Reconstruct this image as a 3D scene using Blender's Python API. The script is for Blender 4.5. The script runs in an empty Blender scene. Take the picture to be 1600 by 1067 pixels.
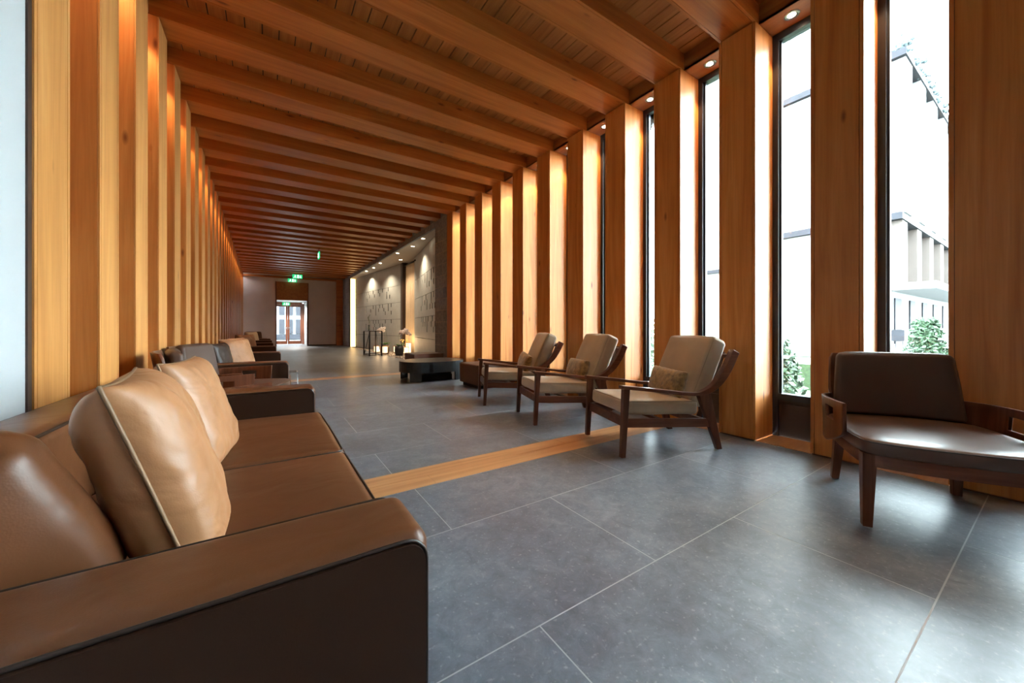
import bpy, bmesh, math, random
from mathutils import Vector, Matrix, noise
random.seed(7)
C = bpy.context.scene.collection
PI = math.pi
H = 1.05                                   # eye height
FPX = 578.0; TH = math.atan(382/578.0)
R = 3.765                                  # inner face of the window-side columns
PER = 0.7466; Y0 = 1.614; CW = 0.33; CD = 0.39
ZB = 3.897; ZC = 4.075                     # underside of beams / ceiling boards
def XL(y): return -0.829 - 0.0117*(y-4.6)  # inner face of left columns
YF = 24.3                                  # far wall
ORD = ['first','second','third','fourth','fifth','sixth','seventh','eighth','ninth','tenth','eleventh','twelfth','thirteenth','fourteenth','fifteenth','sixteenth','seventeenth','eighteenth','nineteenth','twentieth']
def ordn(i):
    if i < 20: return ORD[i]
    if i == 29: return 'thirtieth'
    return 'twenty-' + ORD[i-20]

# ------------------------------------------------------------------ materials
def newmat(name):
    m = bpy.data.materials.new(name); m.use_nodes = True
    nt = m.node_tree; b = nt.nodes['Principled BSDF']
    return m, nt, b
def N(nt, t, **kw):
    n = nt.nodes.new(t)
    for k, v in kw.items():
        if k.startswith('i_'):
            key = k[2:]; key = int(key) if key.isdigit() else key.replace('_', ' ')
            n.inputs[key].default_value = v
        else: setattr(n, k, v)
    return n
def ramp(nt, stops):
    r = nt.nodes.new('ShaderNodeValToRGB'); el = r.color_ramp.elements
    while len(el) < len(stops): el.new(0.5)
    for e, (p, c) in zip(el, stops):
        e.position = p; e.color = (c[0], c[1], c[2], 1)
    return r
def coords(nt, scale, rnd=True):
    tc = N(nt, 'ShaderNodeTexCoord'); mp = N(nt, 'ShaderNodeMapping'); mp.inputs['Scale'].default_value = scale
    if rnd:
        oi = N(nt, 'ShaderNodeObjectInfo'); mul = N(nt, 'ShaderNodeMath', operation='MULTIPLY'); mul.inputs[1].default_value = 37.0
        nt.links.new(oi.outputs['Random'], mul.inputs[0])
        add = N(nt, 'ShaderNodeVectorMath', operation='ADD')
        nt.links.new(tc.outputs['Object'], add.inputs[0]); nt.links.new(mul.outputs[0], add.inputs[1])
        nt.links.new(add.outputs[0], mp.inputs['Vector'])
    else: nt.links.new(tc.outputs['Object'], mp.inputs['Vector'])
    return mp
def bump(nt, b, src, strength, dist=0.01):
    bp = N(nt, 'ShaderNodeBump'); bp.inputs['Strength'].default_value = strength; bp.inputs['Distance'].default_value = dist
    nt.links.new(src, bp.inputs['Height']); nt.links.new(bp.outputs['Normal'], b.inputs['Normal'])
def wood(name, c1, c2, c3, axis, rough=0.42, knots=True, spec=0.4, var=0.12, fine=1.0):
    m, nt, b = newmat(name); L = nt.links
    sc = [7*fine]*3; sc[axis] = 0.45*fine
    mp = coords(nt, sc)
    n1 = N(nt, 'ShaderNodeTexNoise'); n1.inputs['Scale'].default_value = 1.3; n1.inputs['Detail'].default_value = 4; n1.inputs['Distortion'].default_value = 1.2
    L.new(mp.outputs[0], n1.inputs['Vector'])
    r1 = ramp(nt, [(0.28, c1), (0.5, c2), (0.74, c3)]); L.new(n1.outputs['Fac'], r1.inputs[0])
    sc2 = [60]*3; sc2[axis] = 1.6; mp2 = coords(nt, sc2)
    n2 = N(nt, 'ShaderNodeTexNoise'); n2.inputs['Scale'].default_value = 1.5; n2.inputs['Detail'].default_value = 3
    L.new(mp2.outputs[0], n2.inputs['Vector'])
    mx = N(nt, 'ShaderNodeMixRGB', blend_type='MULTIPLY'); mx.inputs['Fac'].default_value = 0.28
    r2 = ramp(nt, [(0.3, (0.62, 0.55, 0.5)), (0.6, (1, 1, 1))]); L.new(n2.outputs['Fac'], r2.inputs[0])
    L.new(r1.outputs[0], mx.inputs[1]); L.new(r2.outputs[0], mx.inputs[2])
    out = mx.outputs[0]
    if knots:
        sc3 = [4.6]*3; sc3[axis] = 1.5; mp3 = coords(nt, sc3)
        v = N(nt, 'ShaderNodeTexVoronoi'); v.inputs['Scale'].default_value = 1.0; L.new(mp3.outputs[0], v.inputs['Vector'])
        r3 = ramp(nt, [(0.035, (0.2, 0.08, 0.03)), (0.10, (1, 1, 1))]); L.new(v.outputs['Distance'], r3.inputs[0])
        mk = N(nt, 'ShaderNodeMixRGB', blend_type='MULTIPLY'); mk.inputs['Fac'].default_value = 0.75
        L.new(out, mk.inputs[1]); L.new(r3.outputs[0], mk.inputs[2]); out = mk.outputs[0]
    hs = N(nt, 'ShaderNodeHueSaturation'); oi = N(nt, 'ShaderNodeObjectInfo')
    mr = N(nt, 'ShaderNodeMapRange'); mr.inputs['To Min'].default_value = 1-var; mr.inputs['To Max'].default_value = 1+var
    L.new(oi.outputs['Random'], mr.inputs['Value']); L.new(mr.outputs[0], hs.inputs['Value']); L.new(out, hs.inputs['Color'])
    L.new(hs.outputs[0], b.inputs['Base Color'])
    b.inputs['Roughness'].default_value = rough; b.inputs['Specular IOR Level'].default_value = spec
    bump(nt, b, n2.outputs['Fac'], 0.08, 0.004)
    return m
W1 = ((0.44, 0.145, 0.030), (0.55, 0.210, 0.048), (0.63, 0.275, 0.075))
M = {}
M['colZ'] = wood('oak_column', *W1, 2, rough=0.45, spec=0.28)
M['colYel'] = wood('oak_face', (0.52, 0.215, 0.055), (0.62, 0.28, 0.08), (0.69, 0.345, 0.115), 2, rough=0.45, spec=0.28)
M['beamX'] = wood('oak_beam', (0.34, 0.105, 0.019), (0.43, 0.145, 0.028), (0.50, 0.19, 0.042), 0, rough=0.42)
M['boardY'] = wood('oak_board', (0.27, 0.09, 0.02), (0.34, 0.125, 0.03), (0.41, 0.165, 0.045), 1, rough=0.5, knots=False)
M['stripX'] = wood('oak_floor_strip', (0.36, 0.17, 0.065), (0.46, 0.235, 0.10), (0.55, 0.30, 0.14), 0, rough=0.35, knots=False)
M['walnutZ'] = wood('walnut', (0.070, 0.022, 0.012), (0.110, 0.038, 0.020), (0.16, 0.06, 0.032), 2, rough=0.3, knots=False, fine=2.2)
M['walnutX'] = wood('walnut_long', (0.085, 0.026, 0.013), (0.130, 0.044, 0.022), (0.18, 0.068, 0.036), 0, rough=0.3, knots=False, fine=2.2)
M['shell'] = wood('brown_veneer', (0.095, 0.030, 0.014), (0.150, 0.052, 0.026), (0.21, 0.08, 0.042), 2, rough=0.28, knots=False, fine=1.8)
def plain(name, col, rough=0.5, metal=0.0, spec=0.5, nscale=0, namt=0.15, bstr=0.0, bscale=60, sheen=0.0, coat=0.0):
    m, nt, b = newmat(name); L = nt.links
    b.inputs['Roughness'].default_value = rough; b.inputs['Metallic'].default_value = metal; b.inputs['Specular IOR Level'].default_value = spec
    if sheen: b.inputs['Sheen Weight'].default_value = sheen
    if coat: b.inputs['Coat Weight'].default_value = coat
    mp = coords(nt, (1, 1, 1))
    n1 = N(nt, 'ShaderNodeTexNoise'); n1.inputs['Scale'].default_value = nscale or 3.0; n1.inputs['Detail'].default_value = 4
    L.new(mp.outputs[0], n1.inputs['Vector'])
    r = ramp(nt, [(0.3, tuple(x*(1-namt) for x in col)), (0.7, tuple(min(1, x*(1+namt)) for x in col))])
    L.new(n1.outputs['Fac'], r.inputs[0]); L.new(r.outputs[0], b.inputs['Base Color'])
    if bstr:
        n2 = N(nt, 'ShaderNodeTexNoise'); n2.inputs['Scale'].default_value = bscale; n2.inputs['Detail'].default_value = 4
        L.new(mp.outputs[0], n2.inputs['Vector']); bump(nt, b, n2.outputs['Fac'], bstr, 0.004)
    return m
def leather(name, col, rough=0.38, crease=0.35):
    m, nt, b = newmat(name); L = nt.links
    mp = coords(nt, (1, 1, 1))
    n1 = N(nt, 'ShaderNodeTexNoise'); n1.inputs['Scale'].default_value = 2.2; n1.inputs['Detail'].default_value = 3
    L.new(mp.outputs[0], n1.inputs['Vector'])
    r = ramp(nt, [(0.3, tuple(x*0.86 for x in col)), (0.72, tuple(min(1, x*1.12) for x in col))])
    L.new(n1.outputs['Fac'], r.inputs[0]); L.new(r.outputs[0], b.inputs['Base Color'])
    v = N(nt, 'ShaderNodeTexVoronoi'); v.inputs['Scale'].default_value = 260; L.new(mp.outputs[0], v.inputs['Vector'])
    n2 = N(nt, 'ShaderNodeTexNoise'); n2.inputs['Scale'].default_value = 5.5; n2.inputs['Detail'].default_value = 2.5; n2.inputs['Distortion'].default_value = 0.6
    L.new(mp.outputs[0], n2.inputs['Vector'])
    b1 = N(nt, 'ShaderNodeBump'); b1.inputs['Strength'].default_value = crease; b1.inputs['Distance'].default_value = 0.02; L.new(n2.outputs['Fac'], b1.inputs['Height'])
    b2 = N(nt, 'ShaderNodeBump'); b2.inputs['Strength'].default_value = 0.12; b2.inputs['Distance'].default_value = 0.001; L.new(v.outputs['Distance'], b2.inputs['Height'])
    L.new(b1.outputs[0], b2.inputs['Normal']); L.new(b2.outputs[0], b.inputs['Normal'])
    b.inputs['Roughness'].default_value = rough; b.inputs['Specular IOR Level'].default_value = 0.4
    return m
def emis(name, col, s):
    m = bpy.data.materials.new(name); m.use_nodes = True; nt = m.node_tree
    nt.nodes.clear(); e = N(nt, 'ShaderNodeEmission'); e.inputs[0].default_value = (*col, 1); e.inputs[1].default_value = s
    o = N(nt, 'ShaderNodeOutputMaterial'); nt.links.new(e.outputs[0], o.inputs[0]); return m
M['leather'] = leather('brown_leather', (0.108, 0.038, 0.0135), 0.38, 0.22)
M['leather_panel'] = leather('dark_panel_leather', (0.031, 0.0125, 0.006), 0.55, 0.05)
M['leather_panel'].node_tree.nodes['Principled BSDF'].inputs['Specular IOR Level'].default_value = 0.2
M['leather_dk'] = leather('dark_leather', (0.036, 0.018, 0.011), 0.45, 0.12)
M['leather_seat'] = leather('seat_leather', (0.105, 0.058, 0.042), 0.34, 0.05)
M['leather_tan'] = leather('tan_leather', (0.38, 0.178, 0.080), 0.42, 1.0)
M['leather_cream'] = leather('cream_leather', (0.62, 0.47, 0.31), 0.45, 0.5)
M['leather_back'] = leather('backrest_leather', (0.075, 0.038, 0.024), 0.5, 0.05)
M['leather_ott'] = leather('ottoman_leather', (0.115, 0.060, 0.040), 0.5, 0.05)
M['piping'] = plain('dark_piping', (0.022, 0.012, 0.008), 0.45)
M['pip_tan'] = plain('tan_piping', (0.24, 0.14, 0.07), 0.45)
M['beige'] = plain('beige_velvet', (0.43, 0.335, 0.22), 0.8, nscale=5, namt=0.10, bstr=0.15, bscale=400, sheen=0.5)
M['beige_pip'] = plain('beige_seam', (0.30, 0.23, 0.15), 0.8)
M['fur'] = plain('gold_fur', (0.30, 0.195, 0.075), 0.75, nscale=26, namt=0.5, bstr=1.0, bscale=70, sheen=0.8)
M['plaster'] = plain('white_plaster', (0.44, 0.46, 0.47), 0.8, nscale=1.5, namt=0.03, bstr=0.1, bscale=90)
M['plaster_grey'] = plain('grey_plaster', (0.56, 0.52, 0.49), 0.85, nscale=2, namt=0.05, bstr=0.1, bscale=60)
M['soffit'] = plain('soffit_plaster', (0.52, 0.47, 0.41), 0.8, nscale=2, namt=0.03)
M['tilewall'] = plain('pale_stone_panel', (0.40, 0.43, 0.415), 0.55, nscale=4, namt=0.07, bstr=0.08, bscale=50)
M['dark'] = plain('dark_void', (0.012, 0.011, 0.011), 0.8)
M['edge'] = plain('shadow_gap', (0.10, 0.045, 0.018), 0.6)
M['frame'] = plain('dark_window_frame', (0.018, 0.020, 0.028), 0.35, spec=0.5)
M['panel_dk'] = plain('dark_brown_panel', (0.045, 0.024, 0.015), 0.45)
M['steel'] = plain('blackened_steel', (0.040, 0.046, 0.050), 0.3, metal=0.5, nscale=6, namt=0.3, coat=0.3)
M['steel_top'] = plain('blackened_steel_top', (0.045, 0.040, 0.036), 0.3, metal=0.3, nscale=5, namt=0.3)
M['black'] = plain('black_metal', (0.012, 0.010, 0.010), 0.4, metal=0.4)
M['chrome'] = plain('chrome', (0.6, 0.6, 0.6), 0.15, metal=1.0)
M['copper'] = plain('copper_wire', (0.35, 0.16, 0.06), 0.35, metal=0.6)
M['pot'] = plain('charcoal_pot', (0.035, 0.038, 0.042), 0.5)
M['leaf'] = plain('orchid_leaf', (0.05, 0.13, 0.025), 0.35, nscale=8, namt=0.4)
M['stem'] = plain('orchid_stem', (0.10, 0.12, 0.04), 0.5)
M['petal'] = plain('white_petal', (0.85, 0.80, 0.78), 0.6)
M['petal_pink'] = plain('pink_petal', (0.88, 0.76, 0.73), 0.6)
M['pebble'] = plain('river_pebble', (0.30, 0.26, 0.22), 0.6, nscale=9, namt=0.6)
M['soil'] = plain('dark_gravel', (0.10, 0.085, 0.07), 0.9)
M['curtain'] = plain('linen_curtain', (0.72, 0.58, 0.40), 0.9, nscale=3, namt=0.05)
M['ring'] = plain('nickel_ring', (0.30, 0.30, 0.30), 0.3, metal=0.9)
M['concrete'] = plain('pale_concrete', (0.12, 0.12, 0.12), 0.8, nscale=1, namt=0.05)
M['slatgrey'] = plain('grey_slats', (0.012, 0.012, 0.015), 0.7, spec=0.1)
M['grassm'] = plain('lawn', (0.018, 0.035, 0.010), 0.9, nscale=20, namt=0.4)
M['shrub'] = plain('shrub_leaf', (0.010, 0.030, 0.009), 0.7, nscale=5, namt=0.5)
M['roofv'] = plain('roof_planting', (0.016, 0.026, 0.03), 0.9, nscale=9, namt=0.5)
M['facadew'] = plain('facade_wood', (0.035, 0.024, 0.019), 0.7)
M['lamp'] = emis('lamp_glow', (1.0, 0.80, 0.55), 6)
M['lantern'] = emis('lantern_glow', (1.0, 0.72, 0.40), 0.42)
M['led'] = emis('led_glow', (1.0, 0.62, 0.24), 0.8)
M['signg'] = emis('exit_green', (0.01, 0.28, 0.09), .5)
M['signw'] = emis('exit_white', (0.75, 1.0, 0.85), .5)
def glass_mat(name, tint=(0.96, 1.0, 0.98)):
    m = bpy.data.materials.new(name); m.use_nodes = True; nt = m.node_tree; nt.nodes.clear()
    t = N(nt, 'ShaderNodeBsdfTransparent'); t.inputs[0].default_value = (*tint, 1)
    g = N(nt, 'ShaderNodeBsdfGlossy'); g.inputs['Roughness'].default_value = 0.02
    f = N(nt, 'ShaderNodeFresnel'); f.inputs[0].default_value = 1.45
    x = N(nt, 'ShaderNodeMixShader'); o = N(nt, 'ShaderNodeOutputMaterial')
    nt.links.new(f.outputs[0], x.inputs[0]); nt.links.new(t.outputs[0], x.inputs[1]); nt.links.new(g.outputs[0], x.inputs[2]); nt.links.new(x.outputs[0], o.inputs[0])
    return m
M['glass'] = glass_mat('window_glass')
M['glass_vase'] = glass_mat('vase_glass', (0.85, 0.92, 0.9))
def stone_floor():
    m, nt, b = newmat('blue_grey_stone'); L = nt.links
    mp = coords(nt, (1, 1, 1), False)
    ge = N(nt, 'ShaderNodeNewGeometry')
    n1 = N(nt, 'ShaderNodeTexNoise'); n1.inputs['Scale'].default_value = 2.2; n1.inputs['Detail'].default_value = 8; n1.inputs['Roughness'].default_value = 0.72
    L.new(mp.outputs[0], n1.inputs['Vector'])
    r = ramp(nt, [(0.30, (0.088, 0.104, 0.128)), (0.5, (0.128, 0.150, 0.180)), (0.72, (0.19, 0.218, 0.252))]); L.new(n1.outputs['Fac'], r.inputs[0])
    v = N(nt, 'ShaderNodeTexNoise'); v.inputs['Scale'].default_value = 55; v.inputs['Detail'].default_value = 3; L.new(mp.outputs[0], v.inputs['Vector'])
    r2 = ramp(nt, [(0.60, (0, 0, 0)), (0.76, (1, 1, 1))]); L.new(v.outputs['Fac'], r2.inputs[0])
    v2 = N(nt, 'ShaderNodeTexVoronoi'); v2.inputs['Scale'].default_value = 9; L.new(mp.outputs[0], v2.inputs['Vector'])
    r3 = ramp(nt, [(0.03, (1, 1, 1)), (0.07, (0, 0, 0))]); L.new(v2.outputs['Distance'], r3.inputs[0])
    nm = N(nt, 'ShaderNodeTexNoise'); nm.inputs['Scale'].default_value = 11; nm.inputs['Detail'].default_value = 7; nm.inputs['Roughness'].default_value = 0.75; nm.inputs['Distortion'].default_value = 0.8
    L.new(mp.outputs[0], nm.inputs['Vector']); rm = ramp(nt, [(0.32, (0.70, 0.71, 0.72)), (0.52, (1, 1, 1)), (0.72, (1.35, 1.33, 1.30))]); L.new(nm.outputs['Fac'], rm.inputs[0])
    mm = N(nt, 'ShaderNodeMixRGB', blend_type='MULTIPLY'); mm.inputs[0].default_value = 1.0; L.new(r.outputs[0], mm.inputs[1]); L.new(rm.outputs[0], mm.inputs[2])
    mx = N(nt, 'ShaderNodeMixRGB', blend_type='ADD'); mx.inputs[0].default_value = 0.13; L.new(mm.outputs[0], mx.inputs[1]); L.new(r2.outputs[0], mx.inputs[2])
    mx2 = N(nt, 'ShaderNodeMixRGB', blend_type='ADD'); mx2.inputs[0].default_value = 0.12; L.new(mx.outputs[0], mx2.inputs[1]); L.new(r3.outputs[0], mx2.inputs[2])
    hs = N(nt, 'ShaderNodeHueSaturation'); mr = N(nt, 'ShaderNodeMapRange'); mr.inputs['To Min'].default_value = 0.90; mr.inputs['To Max'].default_value = 1.10
    L.new(ge.outputs['Random Per Island'], mr.inputs['Value']); L.new(mr.outputs[0], hs.inputs['Value']); L.new(mx2.outputs[0], hs.inputs['Color'])
    L.new(hs.outputs[0], b.inputs['Base Color'])
    rr = N(nt, 'ShaderNodeMapRange'); rr.inputs['To Min'].default_value = 0.30; rr.inputs['To Max'].default_value = 0.44
    L.new(n1.outputs['Fac'], rr.inputs['Value']); L.new(rr.outputs[0], b.inputs['Roughness'])
    b.inputs['Specular IOR Level'].default_value = 0.65
    bump(nt, b, v.outputs['Fac'], 0.12, 0.002)
    return m
M['stone'] = stone_floor()
M['grout'] = plain('pale_grout', (0.42, 0.44, 0.46), 0.8)
def brick_mat():
    m, nt, b = newmat('grey_split_stone'); L = nt.links
    tc = N(nt, 'ShaderNodeTexCoord'); mp = N(nt, 'ShaderNodeMapping'); mp.inputs['Rotation'].default_value = (0, -PI/2, -PI/2)
    sx = N(nt, 'ShaderNodeSeparateXYZ'); cb = N(nt, 'ShaderNodeCombineXYZ'); ad = N(nt, 'ShaderNodeMath', operation='ADD')
    L.new(tc.outputs['Object'], sx.inputs[0]); L.new(sx.outputs[0], ad.inputs[0]); L.new(sx.outputs[1], ad.inputs[1]); L.new(ad.outputs[0], cb.inputs[0]); L.new(sx.outputs[2], cb.inputs[1])
    bk = N(nt, 'ShaderNodeTexBrick'); bk.inputs['Scale'].default_value = 1.0; bk.inputs['Brick Width'].default_value = 0.62; bk.inputs['Row Height'].default_value = 0.30
    bk.inputs['Mortar Size'].default_value = 0.008; bk.inputs['Color1'].default_value = (0.19, 0.225, 0.25, 1); bk.inputs['Color2'].default_value = (0.26, 0.30, 0.33, 1); bk.inputs['Mortar'].default_value = (0.38, 0.37, 0.35, 1)
    L.new(cb.outputs[0], bk.inputs['Vector'])
    n = N(nt, 'ShaderNodeTexNoise'); n.inputs['Scale'].default_value = 14; n.inputs['Detail'].default_value = 6; L.new(tc.outputs['Object'], n.inputs['Vector'])
    r = ramp(nt, [(0.3, (0.7, 0.7, 0.7)), (0.7, (1.2, 1.2, 1.2))]); L.new(n.outputs['Fac'], r.inputs[0])
    mx = N(nt, 'ShaderNodeMixRGB', blend_type='MULTIPLY'); mx.inputs[0].default_value = 1; L.new(bk.outputs['Color'], mx.inputs[1]); L.new(r.outputs[0], mx.inputs[2])
    L.new(mx.outputs[0], b.inputs['Base Color']); b.inputs['Roughness'].default_value = 0.7; bump(nt, b, n.outputs['Fac'], 0.3, 0.01)
    return m
M['brick'] = brick_mat()

# ------------------------------------------------------------------ mesh helpers
def link(name, me, mats, parent=None, loc=None):
    o = bpy.data.objects.new(name, me); C.objects.link(o)
    if not isinstance(mats, (list, tuple)): mats = [mats]
    if not me.materials:
        for m in mats: me.materials.append(m)
    if parent: o.parent = parent
    if loc: o.location = loc
    return o
def obj(name, bm, mats, parent=None, smooth=False, loc=None, bev=0, recalc=True, subs=0, solid=0):
    me = bpy.data.meshes.new(name)
    if recalc: bmesh.ops.recalc_face_normals(bm, faces=bm.faces)
    if smooth:
        for f in bm.faces: f.smooth = True
    bm.to_mesh(me); bm.free()
    o = link(name, me, mats, parent, loc)
    if solid:
        s = o.modifiers.new('solid', 'SOLIDIFY'); s.thickness = solid; s.offset = 0
    if bev:
        b = o.modifiers.new('bevel', 'BEVEL'); b.width = bev; b.segments = 3; b.limit_method = 'ANGLE'; b.angle_limit = math.radians(40)
    if subs:
        s = o.modifiers.new('sub', 'SUBSURF'); s.levels = subs; s.render_levels = subs
    return o
def box(bm, x0, x1, y0, y1, z0, z1, mi=0, mat=None):
    ret = bmesh.ops.create_cube(bm, size=1.0)
    vs = ret['verts']
    for v in vs:
        v.co = Vector((x0+(v.co.x+.5)*(x1-x0), y0+(v.co.y+.5)*(y1-y0), z0+(v.co.z+.5)*(z1-z0)))
        if mat is not None: v.co = mat @ v.co
    for f in {f for v in vs for f in v.link_faces}: f.material_index = mi
    return vs
def hexa(bm, bot, top, mi=0):                 # 4 bottom + 4 top points
    vb = [bm.verts.new(p) for p in bot]; vt = [bm.verts.new(p) for p in top]
    fs = [bm.faces.new(vb[::-1]), bm.faces.new(vt)]
    for i in range(4): fs.append(bm.faces.new((vb[i], vb[(i+1) % 4], vt[(i+1) % 4], vt[i])))
    for f in fs: f.material_index = mi
def tube(bm, pts, r, n=8, closed=False, cap=True):
    pts = [Vector(p) for p in pts]; rings = []; m = len(pts)
    rr = r if isinstance(r, (list, tuple)) else [r]*m
    prev = None
    for i, p in enumerate(pts):
        a = pts[(i-1) % m] if (closed or i > 0) else p; b = pts[(i+1) % m] if (closed or i < m-1) else p
        t = (b-a); t = t.normalized() if t.length > 1e-9 else Vector((0, 0, 1))
        if prev is None:
            up = Vector((0, 0, 1)) if abs(t.z) < .9 else Vector((1, 0, 0)); nrm = t.cross(up).normalized()
        else: nrm = (prev - t*prev.dot(t)); nrm = nrm.normalized() if nrm.length > 1e-6 else t.orthogonal().normalized()
        prev = nrm; bi = t.cross(nrm)
        rings.append([bm.verts.new(p + rr[i]*(math.cos(2*PI*k/n)*nrm + math.sin(2*PI*k/n)*bi)) for k in range(n)])
    rng = range(m) if closed else range(m-1)
    for i in rng:
        A, B = rings[i], rings[(i+1) % m]
        for k in range(n): bm.faces.new((A[k], A[(k+1) % n], B[(k+1) % n], B[k]))
    if cap and not closed: bm.faces.new(rings[0][::-1]); bm.faces.new(rings[-1])
def lathe(bm, prof, n=32, c=(0, 0, 0), capb=True, capt=True):
    rings = [[bm.verts.new((c[0]+r*math.cos(2*PI*k/n), c[1]+r*math.sin(2*PI*k/n), c[2]+z)) for k in range(n)] for r, z in prof]
    for A, B in zip(rings, rings[1:]):
        for k in range(n): bm.faces.new((A[k], A[(k+1) % n], B[(k+1) % n], B[k]))
    if capb: bm.faces.new(rings[0][::-1])
    if capt: bm.faces.new(rings[-1])
def sweep(bm, pts, wid, thick, axis=Vector((0, 1, 0))):   # rectangular bar along a path lying in a plane normal to axis
    pts = [Vector(p) for p in pts]; rings = []
    for i, p in enumerate(pts):
        a = pts[max(0, i-1)]; b = pts[min(len(pts)-1, i+1)]; t = (b-a).normalized(); nrm = axis.cross(t).normalized()
        w = wid[i] if isinstance(wid, (list, tuple)) else wid; h = thick[i] if isinstance(thick, (list, tuple)) else thick
        rings.append([bm.verts.new(p + sx*w/2*axis + sy*h/2*nrm) for sx, sy in ((-1, -1), (1, -1), (1, 1), (-1, 1))])
    for A, B in zip(rings, rings[1:]):
        for k in range(4): bm.faces.new((A[k], A[(k+1) % 4], B[(k+1) % 4], B[k]))
    bm.faces.new(rings[0][::-1]); bm.faces.new(rings[-1])
def spline(pts, n):
    P = [Vector(p) for p in pts]; P = [2*P[0]-P[1]] + P + [2*P[-1]-P[-2]]; out = []
    for i in range(1, len(P)-2):
        for k in range(n):
            t = k/n; p0, p1, p2, p3 = P[i-1], P[i], P[i+1], P[i+2]
            out.append(0.5*((2*p1)+(-p0+p2)*t+(2*p0-5*p1+4*p2-p3)*t*t+(-p0+3*p1-3*p2+p3)*t**3))
    out.append(P[-2]); return out
def rbox(bm, sx, sy, sz, r, seg=10, puff=(0, 0, 0), nz=0.0, seed=0, mat=None, rs=None):
    """rounded, subdivided box centred on the origin; puff bulges the x/y/z faces; nz adds wrinkles"""
    h = Vector((sx/2, sy/2, sz/2)); rs = r
    cache = {}
    def vert(x, y, z):
        k = (round(x, 5), round(y, 5), round(z, 5))
        if k in cache: return cache[k]
        p = Vector((x*h.x, y*h.y, z*h.z))
        q = Vector([max(-(h[i]-rs), min(h[i]-rs, p[i])) for i in range(3)])
        d = p-q
        if d.length > 1e-9: p = q + d.normalized()*rs
        fx, fy, fz = (1-x*x), (1-y*y), (1-z*z)
        p.z += puff[2]*z*max(0, fx)**.6*max(0, fy)**.6; p.x += puff[0]*x*max(0, fy)**.6*max(0, fz)**.6; p.y += puff[1]*y*max(0, fx)**.6*max(0, fz)**.6
        if nz:
            w = noise.noise_vector(Vector((p.x*5+seed*7.3, p.y*5, p.z*5))); p += nz*w
        if mat is not None: p = mat @ p
        v = bm.verts.new(p); cache[k] = v; return v
    # parameter values: dense near edges
    def prm(s):
        e = max(1e-4, rs/s)
        inner = [-1+2*e+(2-4*e)*i/seg for i in range(seg+1)] if e < .49 else [0]
        edge = [-1+2*e*(1-math.cos(PI/2*i/4)) for i in range(4)] if False else [-1+2*e*i/4 for i in range(4)]
        return edge + inner + [-x for x in reversed(edge)]
    px, py, pz = prm(sx), prm(sy), prm(sz)
    def face(fn, A, B, flip):
        for i in range(len(A)-1):
            for j in range(len(B)-1):
                q = [fn(A[i], B[j]), fn(A[i+1], B[j]), fn(A[i+1], B[j+1]), fn(A[i], B[j+1])]
                if flip: q.reverse()
                if len(set(q)) == 4:
                    try: bm.faces.new(q)
                    except ValueError: pass
    for s in (-1, 1):
        face(lambda a, b: vert(a, b, s), px, py, s < 0)
        face(lambda a, b: vert(a, s, b), px, pz, s > 0)
        face(lambda a, b: vert(s, a, b), py, pz, s < 0)
def pillow(bm, w, h, t, n=28, seed=0, wr=0.012, sharp=0.5, mat=None, corner=0.10):
    """square throw pillow in local XZ-plane, thickness along y; returns border loop"""
    def outline(a, b):                       # pull edge middles inward so corners stay pointed
        x = a*w/2*(1-corner*(1-b*b)*0.5*abs(a)**3) if True else 0
        z = b*h/2*(1-corner*(1-a*a)*0.5*abs(b)**3)
        return x, z
    def pos(a, b, s):
        x, z = outline(a, b); f = (max(0, 1-a**4)*max(0, 1-b**4))**sharp
        y = s*t/2*f
        g = 1-max(abs(a), abs(b))
        e = min(1, g*3)
        nv = noise.noise(Vector((a*1.8+seed, b*1.8, seed*3.1+s)))*1.0 + noise.noise(Vector((a*4+seed, b*4, s+seed)))*0.5
        ang = math.atan2(b, a); rad = max(abs(a), abs(b))
        pl = math.sin(ang*22+seed*2+3*noise.noise(Vector((ang*2, seed, s))))*max(0, rad-0.55)*0.7*e
        y += s*(nv*wr*.8 + pl*wr*1.1)*e
        return Vector((x, y, z))
    g = [math.sin(PI/2*(-1+2*i/n)) for i in range(n+1)]
    g = [0.6*(-1+2*i/n)+0.4*g[i] for i in range(n+1)]
    vs = {}
    for s in (-1, 1):
        for i, a in enumerate(g):
            for j, b in enumerate(g):
                brd = i in (0, n) or j in (0, n)
                k = (i, j, 0 if brd else s)
                if k not in vs:
                    p = pos(a, b, s)
                    if brd: p.y = 0
                    if mat is not None: p = mat @ p
                    vs[k] = bm.verts.new(p)
        gk = lambda i, j: vs[(i, j, 0 if (i in (0, n) or j in (0, n)) else s)]
        for i in range(n):
            for j in range(n):
                q = [gk(i, j), gk(i+1, j), gk(i+1, j+1), gk(i, j+1)]
                if s > 0: q.reverse()
                try: bm.faces.new(q)
                except ValueError: pass
    loop = [(i, 0) for i in range(n)]+[(n, j) for j in range(n)]+[(i, n) for i in range(n, 0, -1)]+[(0, j) for j in range(n, 0, -1)]
    return [vs[(i, j, 0)].co.copy() for i, j in loop]
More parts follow.
